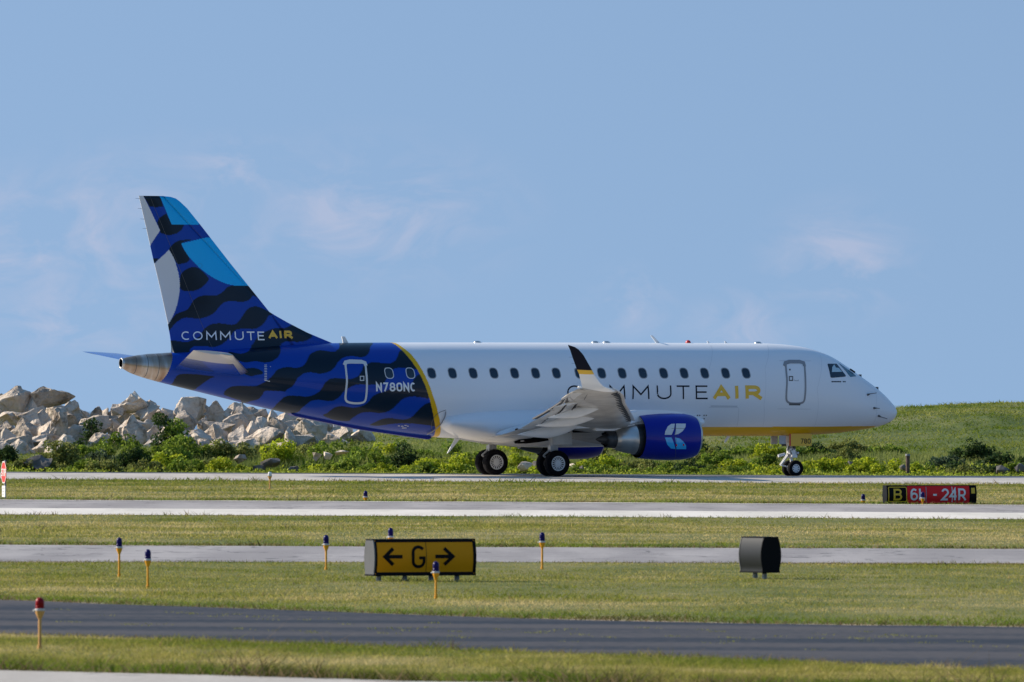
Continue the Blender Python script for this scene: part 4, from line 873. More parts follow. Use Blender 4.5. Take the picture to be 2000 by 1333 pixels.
# ---- engines
def engine(side):
    s = -side; yc = s * 4.0; zc = Lm(1357, 853, 4.0)[1]; xl, xa = Lm(1357, 853, 4.0)[0], Lm(1244, 853, 4.0)[0]
    e = MB(); prof_ = [(xa, .775), (xa + .3, .815), (xa + .8, .850), (xa + 1.3, .862), (xa + 1.8, .845), (xl - .22, .785), (xl - .10, .748)]
    e.lathe(prof_, (0, yc, zc), 'X', 56, caps=False); cowl = e.build('cowling', M_BLUE, plane, True)
    e = MB(); e.lathe([(xl - .10, .748), (xl - .03, .715), (xl, .675), (xl - .03, .635), (xl - .12, .61), (xl - .5, .60)], (0, yc, zc), 'X', 56, caps=False); e.build('inlet_lip', M_METAL, cowl, True)
    e = MB(); e.lathe([(xl - .5, .60), (xl - .51, .01)], (0, yc, zc), 'X', 40, caps=False); e.build('fan', M_DARKM, cowl, True)
    e = MB(); e.lathe([(xa + .001, .774), (xa - .012, .765), (xa + .03, .75), (xa + .5, .73), (xa + .52, .3)], (0, yc, zc), 'X', 56, caps=False); e.build('bypass_duct', M_BLACK, cowl, True)
    zn = zc - .10
    e = MB(); e.lathe([(xa + .4, .60), (xa - .16, .555)], (0, yc, zn), 'X', 48, caps=False); e.build('duct_ring', M_DARKM, cowl, True)
    e = MB(); e.lathe([(xa - .16, .555), (xa - .18, .535), (xa - .45, .49), (xa - .75, .42), (1.83, .36), (1.82, .33), (1.95, .30)], (0, yc, zn), 'X', 48, caps=False); e.build('exhaust_nozzle', M_METAL, cowl, True)
    e = MB(); prof2 = []; V = []; n_ = 36
    for j, (x_, r_) in enumerate(((1.95, .335), (1.70, .315), (1.50, .29))):
        for i in range(n_): V.append((x_ - (.07 if (i % 4 in (0, 1)) and j == 2 else 0), yc + r_ * math.cos(2 * math.pi * i / n_), zn + r_ * math.sin(2 * math.pi * i / n_)))
    F = [(j * n_ + i, j * n_ + (i + 1) % n_, (j + 1) * n_ + (i + 1) % n_, (j + 1) * n_ + i) for j in range(2) for i in range(n_)]
    obj('chevron_nozzle', V, F, M_DARKM, cowl, 40)
    e = MB(); e.lathe([(1.9, .22), (1.5, .20), (1.25, .10), (1.10, .02)], (0, yc, zn), 'X', 28); e.build('exhaust_plug', M_DARKM, cowl, 50)
    # pylon
    P = [Lm(a, b_, 4.0) for a, b_ in ((1333, 806), (1329, 813), (1290, 820), (1247, 826), (1215, 834), (1110, 838), (1095, 826), (1180, 812), (1240, 801), (1300, 802.5))]
    pm = MB(); pm.prism(P, yc - .19, yc + .19); pyl = pm.build('pylon', M_WHITE, plane, 40, bevel=.05)
    pm = MB(); pm.prism([Lm(a, b_, 4.0) for a, b_ in ((1160, 822), (1262, 823), (1262, 834), (1205, 842), (1160, 842))], yc - .14, yc + .14); pm.build('pylon_lower_fairing', M_GREYP, pyl, 40, bevel=.03)
    if side == 1:
        rr = pchip([p[0] for p in prof_], [p[1] for p in prof_])
        def on_cowl(x, z, off=.005):
            r = float(rr(x)); return Vector((x, yc - math.sqrt(max(.01, r * r - (z - zc) ** 2)) - off, z))
        def cp(pts):
            o = []
            for a, b_ in pts:
                px_, py_ = 1140 + a / 7.404, 740 + b_ / 7.404; q = 4.8
                for _ in range(8): x, z = Lm(px_, py_, q); q = -on_cowl(x, z, 0).y
                o.append((x, z))
            return o
        for shp in ([(1170, 812), (1180, 760), (1215, 690), (1265, 655), (1316, 650), (1305, 730), (1270, 812)], [(1335, 650), (1475, 650), (1470, 700), (1430, 760), (1370, 800), (1316, 812), (1332, 720)]):
            patch(cp(shp), on_cowl, .006, 'emblem_leaf', M_OUTW, cowl, 3)
        for shp in ([(1172, 850), (1270, 850), (1298, 920), (1325, 1018), (1260, 1010), (1205, 950)], [(1318, 850), (1390, 865), (1450, 920), (1480, 970), (1480, 1020), (1340, 1020), (1332, 930)]):
            patch(cp(shp), on_cowl, .006, 'emblem_leaf', M_SKYB, cowl, 3)
        v, f = ribbon(cp([(1270, 720), (1400, 720), (1470, 722)]), .012, .1); solidify2d(v, f, on_cowl, .009, 'panel_seam', M_SEAL, cowl)
        v, f = ribbon(cp([(1320, 650), (1330, 820), (1326, 1030), (1320, 1150)]), .012, .1); solidify2d(v, f, on_cowl, .009, 'panel_seam', M_SEAL, cowl)
        for a, b_ in ((1340, 962), (1442, 958)):
            patch(cp([(a + 12 * math.cos(t), b_ + 16 * math.sin(t)) for t in np.linspace(0, 2 * math.pi, 9)[:-1]]), on_cowl, .010, 'fuel_drain_mark', M_RED, cowl, 1)
engine(1); engine(-1)
hv = MB(); x, z = Lm(1212, 824, 4.25); hv.lathe([(0, .085), (.02, .085)], (x, 0, 0), 'X', 3) if False else None

# ---- landing gear
def wheel(x, y, r, w, rr, spokes, z=None, zb=0.0):
    z = zb + r - .012 if z is None else z
    t = MB(); h = w / 2
    t.lathe([(-h * .72, rr), (-h * .95, rr * 1.12), (-h, (r + rr) * .5), (-h * .88, r * .93), (-h * .6, r * .985), (-h * .3, r), (h * .3, r), (h * .6, r * .985), (h * .88, r * .93), (h, (r + rr) * .5), (h * .95, rr * 1.12), (h * .72, rr)], (x, y, z), 'Y', 48, caps=False)
    ty = t.build('wheel', M_RUB, plane, 30)
    for v in ty.data.vertices:          # flat where it meets the ground
        if v.co.z < zb: v.co.z = zb
    m_ = MB(); m_.lathe([(-h * .35, .01), (-h * .35, rr * .99), (h * .35, rr * .99), (h * .35, .01)], (x, y, z), 'Y', 32, caps=False); m_.build('wheel_back', M_BLACK, ty, 30)
    rm = MB()
    for sgn in (-1, 1):
        yo = y + sgn * h * .55
        rm.lathe([(0, rr * .86), (sgn * h * .22, rr * .88), (sgn * h * .22, rr * 1.0), (0, rr * 1.01)], (x, yo, z), 'Y', 36, caps=False)
        rm.lathe([(0, rr * .34), (sgn * h * .12, rr * .30), (sgn * h * .16, rr * .12), (sgn * h * .16, .005)], (x, yo, z), 'Y', 20, caps=False)
        for i in range(spokes):
            a = 2 * math.pi * i / spokes; c, s_ = math.cos(a), math.sin(a)
            rm.box((x + c * rr * .6, yo, z + s_ * rr * .6), (rr * .56, w * .06, rr * (.13 if spokes > 9 else .34)), Matrix.Rotation(-a, 3, 'Y'))
    rm.build('rim', M_GREYP, ty, 30)
    return ty
for side in (1, -1):
    s = -side; x0 = .05; zb = .02 if side < 0 else -.005
    for dy in (-.33, .33): wheel(x0, s * (2.60 + dy), .475, .34, .27, 16, zb=zb)
    g = MB(); ax = zb + .46
    g.tube((x0, s * 2.27, ax), (x0, s * 2.93, ax), .07, n=14); g.tube((x0, s * 2.60, ax), (x0 + .02, s * 2.60, 1.15), .085, n=16); g.tube((x0 + .02, s * 2.60, .95), (x0 + .05, s * 2.62, 1.95), .14, n=18)
    g.tube((x0 - .13, s * 2.6, .95), (x0 - .38, s * 2.6, .74), .035); g.tube((x0 - .38, s * 2.6, .74), (x0 - .06, s * 2.6, ax + .03), .035)
    g.tube((x0, s * 2.5, 1.25), (x0 + .3, s * 1.3, 1.6), .05); g.tube((x0, s * 2.6, 1.3), (x0 + .9, s * 2.5, 1.8), .045); g.box((x0, s * 2.6, 1.0), (.30, .24, .22))
    gear = g.build('main_gear_leg', M_GEAR, plane, 40)
    d = MB(); A, B = Lm(1078, 842, 3.0), Lm(1117, 869, 3.0); d.box(((A[0] + B[0]) / 2, s * 2.98, (A[1] + B[1]) / 2), (abs(B[0] - A[0]), .05, abs(A[1] - B[1]))); d.box((A[0] + .05, s * 2.98, (A[1] + B[1]) / 2 + .05), (.05, .09, .6)); d.box((B[0] - .02, s * 2.98, A[1] - .05), (.04, .1, .22))
    d.build('gear_door', M_UNDER, gear, bevel=.012)
    d = MB(); d.box(((A[0] + B[0]) / 2 + .02, s * 3.01, A[1] - .05), (.55, .02, .05)); d.build('door_slot', M_BLACK, gear)
    d = MB(); d.prism([Lm(a, b_, 2.9) for a, b_ in ((1072, 838), (1107, 822), (1116, 843), (1078, 845))], s * 2.6, s * 2.9); d.build('upper_gear_door', M_UNDER, gear, bevel=.01)
    for k in (0, 1): 
        b3 = MB(); b3.lathe([(0, .20), (.12, .20), (.13, .14)], (x0, s * 2.6 - .06 + (k * 2 - 1) * .12, ax), 'Y', 18); b3.build('brake_pack', M_DARKM, gear, 40)
xn = Lm(1545, 900, 0)[0]; zb = -.045
for dy in (-.23, .23): wheel(xn + .06, dy, .30, .20, .155, 8, zb=zb)
g = MB(); ax = zb + .29
g.tube((xn + .06, -.25, ax), (xn + .06, .25, ax), .045, n=12); g.tube((xn + .05, 0, ax), (xn - .02, 0, .80), .055, n=14); g.tube((xn - .02, 0, .65), (xn - .12, 0, 1.45), .095, n=16); g.box((xn + .0, 0, .88), (.22, .30, .20)); g.box((xn + .06, -.05, .72), (.22, .26, .16))
g.tube((xn - .10, 0, .74), (xn - .42, 0, .36), .032); g.tube((xn - .42, 0, .36), (xn + .0, 0, ax + .02), .03); g.tube((xn - .1, .1, .78), (xn - .42, .1, .36), .024)
g.tube((xn - .02, .12, .9), (xn - .22, .12, 1.4), .035); g.tube((xn + .02, -.10, .95), (xn + .10, -.12, 1.40), .04); g.tube((xn - .15, 0, .9), (xn - .2, -.2, 1.2), .03)
ng = g.build('nose_gear_leg', M_GREYP, plane, 40)
g = MB()
for i in range(9):
    a = random.uniform(-.16, .14); g.tube((xn + a, random.uniform(-.16, -.05), .62 + i * .045), (xn + a + random.uniform(-.1, .1), -.17, .70 + i * .05), .016, n=6)
g.box((xn + .05, -.14, 1.02), (.10, .06, .10)); g.box((xn - .05, -.15, 1.12), (.08, .05, .06)); g.build('hydraulic_lines', M_DARKM, ng)
g = MB(); A = Lm(1520, 891, .15); B = Lm(1533, 887.5, .15); g.tube((A[0], -.15, A[1]), (B[0], -.15, B[1]), .055, n=14); g.build('steering_actuator', M_WHITE, ng, 40)
g = MB(); g.lathe([(-.06, .03), (-.04, .075), (.03, .08), (.05, .06)], (xn + .18, -.14, .80), 'X', 16); g.build('taxi_lamp', M_METAL, ng, 40)
A, B = Lm(1541, 849, .42), Lm(1585, 870, .42)
for s in (-1, 1):
    d = MB(); d.box(((A[0] + B[0]) / 2, s * (.42 if s < 0 else .2), (A[1] + B[1]) / 2), (B[0] - A[0], .03, A[1] - B[1] + .06)); nd = d.build('nose_gear_door', M_YEL if s < 0 else M_DARKM, ng, bevel=.008)
    if s < 0:
        d = MB(); C0 = Lm(1543.5, 860, .45); d.box((C0[0], -.437, (A[1] + B[1]) / 2), (.06, .006, A[1] - B[1] + .04)); d.build('door_stripe', M_RED, nd)
        fl = lambda x, z, off=.006: Vector((x, -.436 - off, z))
        skin_text([('7', 1564.3, 1569), ('8', 1571.3, 1575.8), ('0', 1578.3, 1582.8)], .030, 857, 867, M_NAVY, 'fleet_number', nd, -.03, fl, lambda a, b_: Lm(a, b_, .44), .002)
    a2, b2 = Lm(1522, 851, .35), Lm(1535, 868, .35); d = MB(); d.box(((a2[0] + b2[0]) / 2, s * .33, (a2[1] + b2[1]) / 2), (b2[0] - a2[0], .03, a2[1] - b2[1])); d.build('rear_nose_gear_door', M_GEAR, ng, bevel=.008)
# ================================================================== rock breakwater
M_ROCK = bpy.data.materials.new('limestone'); M_ROCK.use_nodes = True; t = M_ROCK.node_tree; b = t.nodes['Principled BSDF']; b.inputs['Roughness'].default_value = .9; b.inputs['Specular IOR Level'].default_value = .2
tcn = N(t, 'ShaderNodeTexCoord'); oi = N(t, 'ShaderNodeObjectInfo')
off = vmath(t, 'ADD', tcn.outputs['Object'], None); sc3 = vmath(t, 'SCALE', oi.outputs['Location']); sc3.inputs['Scale'].default_value = 3.7; t.links.new(sc3.outputs[0], off.inputs[1])
def rn(scale, det=8):
    n = N(t, 'ShaderNodeTexNoise'); n.inputs['Scale'].default_value = scale; n.inputs['Detail'].default_value = det; t.links.new(off.outputs[0], n.inputs['Vector']); return n.outputs['Fac']
rp = N(t, 'ShaderNodeValToRGB'); e = rp.color_ramp.elements; e[0].position = .34; e[0].color = (.22, .17, .125, 1); e[1].position = .62; e[1].color = (.66, .57, .475, 1); q = e.new(.45); q.color = (.52, .43, .345, 1)
t.links.new(fmath(t, 'ADD', fmath(t, 'MULTIPLY', rn(1.1), .65), fmath(t, 'MULTIPLY', rn(7), .35)), rp.inputs[0])
hv_ = N(t, 'ShaderNodeMix', data_type='RGBA', blend_type='MULTIPLY'); hv_.inputs[0].default_value = 1; t.links.new(rp.outputs[0], hv_.inputs[6])
mr = N(t, 'ShaderNodeMapRange'); mr.inputs[3].default_value = .72; mr.inputs[4].default_value = 1.12; t.links.new(oi.outputs['Random'], mr.inputs[0]); t.links.new(mr.outputs[0], hv_.inputs[7]); t.links.new(hv_.outputs[2], b.inputs['Base Color'])
bp = N(t, 'ShaderNodeBump'); bp.inputs['Strength'].default_value = 1.0; bp.inputs['Distance'].default_value = .25; t.links.new(rn(2.6), bp.inputs['Height']); t.links.new(bp.outputs[0], b.inputs['Normal'])
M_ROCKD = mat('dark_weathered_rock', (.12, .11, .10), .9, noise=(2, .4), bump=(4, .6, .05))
def rock_mesh(seed, sx, sy, sz, peak=0.0):
    r = random.Random(seed); bm = bmesh.new()
    for i in range(11):
        v = Vector((r.gauss(0, 1), r.gauss(0, 1), r.gauss(0, 1))).normalized() * r.uniform(.85, 1.25)
        k = 1 - peak * max(0, v.z); bm.verts.new((v.x * sx * k, v.y * sy * k, v.z * sz))
    if peak: bm.verts.new((r.uniform(-.2, .2) * sx, 0, sz * 1.12))
    h = bmesh.ops.convex_hull(bm, input=bm.verts[:]); bmesh.ops.delete(bm, geom=list({g for g in h['geom_interior'] + h['geom_unused'] if isinstance(g, bmesh.types.BMVert)}), context='VERTS')
    bmesh.ops.bevel(bm, geom=bm.edges[:], offset=.035 * min(sx, sz), segments=1, affect='EDGES', clamp_overlap=True)
    bmesh.ops.triangulate(bm, faces=bm.faces[:]); bmesh.ops.subdivide_edges(bm, edges=[e_ for e_ in bm.edges if e_.calc_length() > .22], cuts=2, use_grid_fill=True)
    s0 = Vector((seed * 3.1, seed * 1.7, 0))
    for v in bm.verts:
        n_ = mnoise.noise(v.co * 1.5 + s0) * .20 + (abs(mnoise.noise(v.co * 3.5 + s0)) - .2) * -.16 + mnoise.noise(v.co * 9 + s0) * .035
        v.co += v.co.normalized() * n_ * min(1.0, (sx + sz) * .8)
    bmesh.ops.triangulate(bm, faces=bm.faces[:]); me = bpy.data.meshes.new('boulder'); bm.to_mesh(me); bm.free(); return me
def rock(seed, px_, py_, w, h, D, label=None, group=None, m=M_ROCK, peak=0.0, cat='boulder'):
    p = at(px_, py_, D); sx = w / 2 / FPX * D; sz = h / 2 / FPX * D; me = rock_mesh(seed, sx, max(sx, sz) * .9, sz, peak)
    o = link('boulder', me, m, None, 32); o.location = p; me.polygons.foreach_set('use_smooth', [True] * len(me.polygons)); me.set_sharp_from_angle(angle=R(17))
    tag(o, label, cat, group); return o
G_ROCK = 'pale boulders of the breakwater'
named = [(32, 788, 84, 66, 'pointed pale boulder at the far left summit of the breakwater', .5), (96, 776, 74, 46, 'flat-topped dark grey boulder on the summit left of the tail', 0), (142, 797, 42, 38, 'small dark boulder right of the flat-topped one on the summit', .2),
    (264, 786, 66, 44, 'peaked two-tone boulder on the ridge under the tail cone', .55), (228, 797, 40, 26, 'small shaded boulder tucked left of the peaked ridge boulder', 0), (297, 801, 56, 40, 'sloping pale boulder right of the peaked ridge boulder', .3), (190, 806, 36, 26, 'low pale boulder in the dip of the ridge', .1),
    (376, 800, 76, 54, 'large blocky boulder crowning the ridge behind the tail root', 0), (424, 804, 36, 40, 'small peaked boulder right of the large blocky one', .5), (470, 812, 60, 52, 'boulder touching the underside of the tail outline from behind', .2), (66, 806, 56, 60, 'tan leaning boulder under the flat-topped summit boulder', .2),
    (155, 855, 64, 46, 'rounded boulder with smooth grey face low on the left', 0), (118, 822, 46, 56, 'wedge shaped pale boulder in the middle of the left pile', .3), (50, 880, 70, 70, 'big tan boulder low at the left above the dark hollow', .1), (262, 842, 46, 62, 'tall pale boulder between two bushes', .2)]
for i, (x, y, w, h, lb, pk) in enumerate(named): rock(100 + i, x, y + 4, w * 1.12, h * 1.12, 441 if y > 820 else 447, lb, G_ROCK, peak=pk)
rtop = lambda x: np.interp(x, [-80, 0, 60, 130, 200, 250, 300, 380, 440, 500, 560, 610, 660, 715], [772, 780, 784, 794, 799, 794, 800, 794, 799, 799, 801, 808, 822, 842])
nrk = 0
for row in range(6):
    x = -70 + (row % 2) * 20
    while x < 712 - row * 3:
        w = random.uniform(38, 80); h = random.uniform(38, 62); y = float(rtop(x)) + h * .42 + row * 20 + random.uniform(-6, 5)
        if y < 908 - (x > 200) * 18 - (x > 560) * 18:
            rock(200 + nrk, x, y, w, h, 449 - row * 3.2 + random.uniform(-1, 1), 'pale limestone boulder packed in the breakwater pile left of the jet', G_ROCK, peak=random.choice((0, 0, .2, .35)))
            nrk += 1
        x += w * .58
for i, (x, y, w, h, lb, mm) in enumerate([(470, 897, 26, 17, 'lone white boulder in the weeds below the rear fuselage', M_ROCK), (619, 891, 21, 20, 'left one of two small white boulders in the weeds', M_ROCK), (642, 889, 20, 18, 'right one of two small white boulders in the weeds', M_ROCK),
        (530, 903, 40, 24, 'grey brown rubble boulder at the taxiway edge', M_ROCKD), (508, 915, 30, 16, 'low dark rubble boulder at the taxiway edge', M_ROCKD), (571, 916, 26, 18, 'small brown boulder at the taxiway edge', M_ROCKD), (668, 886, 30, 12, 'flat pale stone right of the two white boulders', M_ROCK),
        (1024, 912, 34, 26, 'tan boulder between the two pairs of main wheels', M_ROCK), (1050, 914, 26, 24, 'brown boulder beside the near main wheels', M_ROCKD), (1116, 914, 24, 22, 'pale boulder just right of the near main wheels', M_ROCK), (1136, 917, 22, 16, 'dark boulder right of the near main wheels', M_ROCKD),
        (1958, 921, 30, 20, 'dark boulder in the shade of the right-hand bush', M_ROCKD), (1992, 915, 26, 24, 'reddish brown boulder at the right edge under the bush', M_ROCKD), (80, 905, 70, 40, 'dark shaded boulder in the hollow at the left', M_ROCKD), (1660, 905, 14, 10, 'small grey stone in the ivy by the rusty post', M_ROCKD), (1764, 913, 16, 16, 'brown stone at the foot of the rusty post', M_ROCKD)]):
    o = rock(400 + i, x, y, w, h, 411 if y > 885 else 420, lb, None, mm)

# ================================================================== shrubs
M_LEAF = leafy('shrub_leaves', .35)
M_STEM = mat('shrub_stems', (.10, .07, .045), .9)
LC = dict(lime=((.52, .54, .03), (.24, .33, .02)), mid=((.28, .36, .04), (.10, .17, .02)), dark=((.08, .13, .03), (.025, .05, .018)), olive=((.30, .31, .08), (.13, .16, .04)), blue=((.12, .17, .08), (.04, .07, .045)))
def leaves(P, n_, size, cols, up=.3):
    """n_ leaf quads round the points P"""
    k = len(P); a = rng.normal(size=(k, 3)); a /= np.linalg.norm(a, axis=1)[:, None]; b_ = rng.normal(size=(k, 3)); b_ -= (a * b_).sum(1)[:, None] * a; b_ /= np.linalg.norm(b_, axis=1)[:, None]
    s = size * rng.uniform(.6, 1.35, k)[:, None]; V = np.stack([P - a * s, P + b_ * s * .55, P + a * s, P - b_ * s * .55], 1).reshape(-1, 3)
    c = rng.random(k)[:, None]; col = cols[0] * c + cols[1] * (1 - c); return V, np.repeat(col * rng.uniform(.75, 1.25, (k, 1)), 4, 0)
def shrub(px_, ytop, w, D, kind, label, group=None, base=None, dens=1.0, leaf=.062, tilt=0.0, cat='bush'):
    X = (px_ - 1000) / FPX * D; zb_ = float(max(hill_z(X, D), ground_z(X, D) - .15)) if base is None else base
    W = w / FPX * D; zt = CAM_H + (HORIZON - ytop) / FPX * D; H = max(.35, zt - zb_)
    root = empty('bush', (X, D, zb_)); tag(root, label, cat, group)
    r = np.random.default_rng(int(px_ * 7 + ytop)); nl = max(9, int(W * 9 * (1 + H * .5))); lobes = []
    for i in range(nl):
        u_ = r.uniform(-1, 1); env = (1 - abs(u_) ** 2.6) * r.uniform(.75, 1.05); zc_ = H * env * r.uniform(.05, .92); lobes.append((u_ * W / 2 * .9 + tilt * zc_, r.uniform(-.45, .45) * max(.7, W * .35), zc_, r.uniform(.15, .27) * min(1.3, .5 + H * .6) * r.uniform(.8, 1.3)))
    P = []; Cc = []; c1, c2_ = [np.array(c) for c in LC[kind]]
    tot = int(dens * 1050 * W * 1.15 * H ** .9 + 300); W *= 1.15
    for lx, ly, lz, lr in lobes:
        m_ = int(tot / nl); d = r.normal(size=(m_, 3)); d /= np.linalg.norm(d, axis=1)[:, None]; rad = lr * r.uniform(.55, 1.12, m_)[:, None] ** .6
        p = np.array((lx, ly, lz)) + d * rad * np.array((1.15, 1.1, .9)); p[:, 2] = np.maximum(p[:, 2], .02); P.append(p); t_ = np.full(m_, r.uniform(0, 1)); Cc.append(t_)
    P = np.concatenate(P); T = np.concatenate(Cc)[:, None]; V, col = leaves(P, 1, leaf, (c1, c2_)); col = col * np.repeat(.7 + .5 * T, 4, 0)
    tri_mesh('foliage', V, np.arange(len(V)).reshape(-1, 4), M_LEAF, col, root)
    sm = MB()
    for i in range(min(nl, 7)):
        lx, ly, lz, lr = lobes[i]; sm.tube((lx * .25, ly * .25, -.1), (lx, ly, lz), .028, .012, 5)
    sm.build('stem', M_STEM, root); return root
SH = [  # px, top y, width, depth, kind, label
    (2, 862, 60, 425, 'dark', 'dark shrub at the left edge behind the stop sign'), (168, 852, 60, 432, 'dark', 'dark leafy shrub growing up the dip between boulders'), (176, 812, 34, 440, 'dark', 'thin dark sapling in the dip of the boulder ridge'),
    (130, 874, 70, 424, 'mid', 'fresh green bush below the rounded boulder'), (205, 872, 90, 420, 'blue', 'dull blue-green juniper bush at the taxiway edge on the left'), (262, 868, 66, 419, 'dark', 'dark green dense bush right of the juniper'), (235, 834, 90, 431, 'mid', 'soft tall weeds bush in front of the ridge, left of centre of the pile'),
    (318, 806, 50, 436, 'dark', 'dark broadleaf sapling climbing in front of the blocky boulder'), (345, 812, 34, 436, 'mid', 'light sapling beside the dark broadleaf sapling'), (355, 845, 110, 426, 'mid', 'bright tall bush under the tail cone'), (330, 880, 90, 418, 'lime', 'yellow-green bush at the pavement under the tail cone'),
    (420, 868, 100, 422, 'mid', 'broad green bush under the tailplane'), (400, 896, 80, 415, 'olive', 'low olive weeds bush at the pavement below the tailplane'), (520, 872, 110, 426, 'mid', 'feathery green bush above the dark rubble'), (470, 912, 60, 413, 'lime', 'tiny yellow-green plant by the rubble'),
    (600, 868, 90, 428, 'olive', 'soft olive bush behind the two white boulders'), (610, 902, 70, 414, 'mid', 'low green weeds below the two white boulders'), (690, 862, 100, 427, 'olive', 'olive bush under the rear door'), (680, 896, 90, 414, 'mid', 'green weeds at the pavement under the rear door'), (735, 884, 60, 417, 'mid', 'green bush right of the weeds under the rear door'),
    (785, 868, 70, 419, 'dark', 'dark bush below the tail registration'), (790, 862, 90, 430, 'mid', 'tall green bush behind the dark one below the registration'), (845, 884, 80, 414, 'lime', 'yellow-green ivy bush below the yellow stripe'), (905, 880, 70, 414, 'lime', 'yellow-green ivy bush left of the far main wheels'), (880, 866, 120, 428, 'mid', 'soft green bush behind the ivy left of the far wheels'),
    (1020, 884, 70, 418, 'lime', 'ivy bush between the main wheels'), (1000, 872, 120, 430, 'mid', 'green bush under the belly between the wheels'), (1150, 894, 70, 414, 'lime', 'bright ivy bush right of the near main wheels'), (1185, 888, 70, 417, 'lime', 'bright ivy bush under the exhaust plug'), (1215, 866, 90, 426, 'olive', 'brown-tinged bush under the exhaust nozzle'),
    (1245, 898, 70, 414, 'olive', 'olive ivy bush under the engine cowling, left end'), (1300, 896, 70, 415, 'mid', 'green ivy bush directly under the engine cowling'), (1345, 900, 60, 413, 'dark', 'dark bush under the front of the engine cowling'), (1375, 862, 80, 424, 'dark', 'dark tall bush just ahead of the engine inlet'), (1400, 882, 80, 418, 'mid', 'green bush ahead of the engine inlet'),
    (1440, 892, 80, 414, 'lime', 'yellow-green bush midway between engine and nose wheel'), (1465, 872, 90, 425, 'mid', 'green bush behind and left of the nose leg'), (1500, 884, 70, 416, 'mid', 'leafy bush just left of the nose wheel'), (1590, 868, 90, 424, 'dark', 'dark bush behind the nose gear door'), (1600, 892, 80, 413, 'lime', 'bright yellow ivy bush right of the nose wheel'),
    (1655, 888, 80, 414, 'lime', 'bright yellow ivy bush under the nose cone'), (1700, 894, 70, 413, 'lime', 'bright yellow ivy bush ahead of the nose cone'), (1655, 862, 110, 425, 'olive', 'brownish tall weeds under the nose'), (1745, 898, 70, 413, 'lime', 'yellow ivy bush left of the rusty post'), (1730, 872, 90, 424, 'mid', 'green weeds behind the rusty post'),
    (1800, 898, 50, 413, 'mid', 'small green bush right of the rusty post'), (1850, 884, 80, 416, 'blue', 'grey-green leafy bush left of the big dark bush'), (1905, 864, 110, 420, 'dark', 'big dark bush with pointed top at the right'), (1950, 886, 90, 417, 'dark', 'dark low bush right of the big one'), (1885, 910, 90, 411, 'olive', 'low olive plants in front of the big dark bush'),
    (1985, 904, 70, 412, 'mid', 'low green bush at the right edge of the hill foot'), (2030, 880, 80, 418, 'dark', 'dark bush cut by the right edge'), (-40, 880, 80, 420, 'mid', 'green bush cut by the left edge'), (1560, 902, 50, 412, 'lime', 'small ivy plant behind the nose wheel'), (960, 898, 60, 413, 'mid', 'small green bush behind the far main wheels'), (1085, 890, 60, 416, 'mid', 'small green bush behind the near main wheels')]
_r = random.Random(5)
for i in range(46):
    px_ = -30 + i * 46 + _r.uniform(-14, 14); kind = 'lime' if 1480 < px_ < 1790 else _r.choice(('lime', 'mid', 'mid', 'olive')) if px_ > 820 else _r.choice(('mid', 'olive', 'lime', 'mid')); 
    if 1830 < px_ < 1990: kind = 'dark'
    if 440 < px_ < 590: continue
    shrub(px_, 902 + .0045 * px_ + _r.uniform(-9, 5), _r.uniform(50, 80), 411 + _r.uniform(-1, 2), kind, {'lime': 'low yellow-green ivy clump along the far taxiway edge', 'mid': 'low green weed clump along the far taxiway edge', 'olive': 'low olive weed clump along the far taxiway edge', 'dark': 'low dark green clump along the far taxiway edge'}[kind], 'low clumps along the far taxiway edge: ' + kind)
for i in range(46):
    px_ = 130 + i * 42 + _r.uniform(-18, 18); kind = _r.choice(('mid', 'olive', 'mid', 'lime', 'mid', 'mid'))
    if px_ > 1690: continue
    shrub(px_, 872 + .0045 * px_ + _r.uniform(-14, 10) - (px_ < 500) * 10 - (500 < px_ < 1000) * 8, _r.uniform(60, 110), 421 + _r.uniform(-2, 3), kind, {'mid': 'green bush in the thicket behind the far taxiway', 'olive': 'olive bush in the thicket behind the far taxiway', 'lime': 'yellow-green bush in the thicket behind the far taxiway'}[kind], 'thicket bushes behind the far taxiway: ' + kind)
for a in SH: shrub(*a[:5], a[5], 'bushes along the far side of the taxiway')
# low ground cover between the bushes, and tall soft weeds at the foot of hill and rocks
k = 42000; X = rng.uniform(-27, 27, k); D = rng.uniform(405.5, 416, k); ff_ = fbm(X, D * .6, .5, 51, 3); keep = ff_ > .36; X, D = X[keep], D[keep]; k = len(X)
Zg = np.maximum(hill_z(X, D), ground_z(X, D) - .15) + np.abs(rng.normal(0, .10, k)) + .25 * np.clip(fbm(X, D, .9, 52) - .4, 0, 1)
P = np.stack([X, D, Zg], 1); w_ = fbm(X, D, .35, 53)[:, None]; V, col = leaves(P, 1, .06, (np.array((.42, .46, .05)), np.array((.11, .17, .02)))); col = col * np.repeat(.55 + .9 * w_, 4, 0)
tag(tri_mesh('ivy_ground_cover', V, np.arange(len(V)).reshape(-1, 4), M_LEAF, col, kind='stuff'), 'ivy and weeds covering the far taxiway bank')
k = 110000; X = rng.uniform(-27, 27, k); D = rng.uniform(419, 434, k); ff_ = fbm(X, D * .5, .3, 61, 3); px_a = 1000 + X / D * FPX
keep = (ff_ > .34) & ((px_a < 1250) | (D < 424)) & (px_a > 160); X, D, px_a = X[keep], D[keep], px_a[keep]; k = len(X); hh = rng.uniform(.12, .5, k) * (.5 + fbm(X, D, .7, 62)) * np.interp(px_a, [0, 1000, 1300, 2000], [1.25, 1.1, .6, .5])
Zg = np.maximum(hill_z(X, D), ground_z(X, D) - .15); c_ = fbm(X, D, .4, 63)[:, None] + rng.normal(0, .12, (k, 1)); colw = np.clip(np.array((.13, .19, .04)) * (1 - c_) + np.array((.34, .36, .12)) * c_, .01, 1)
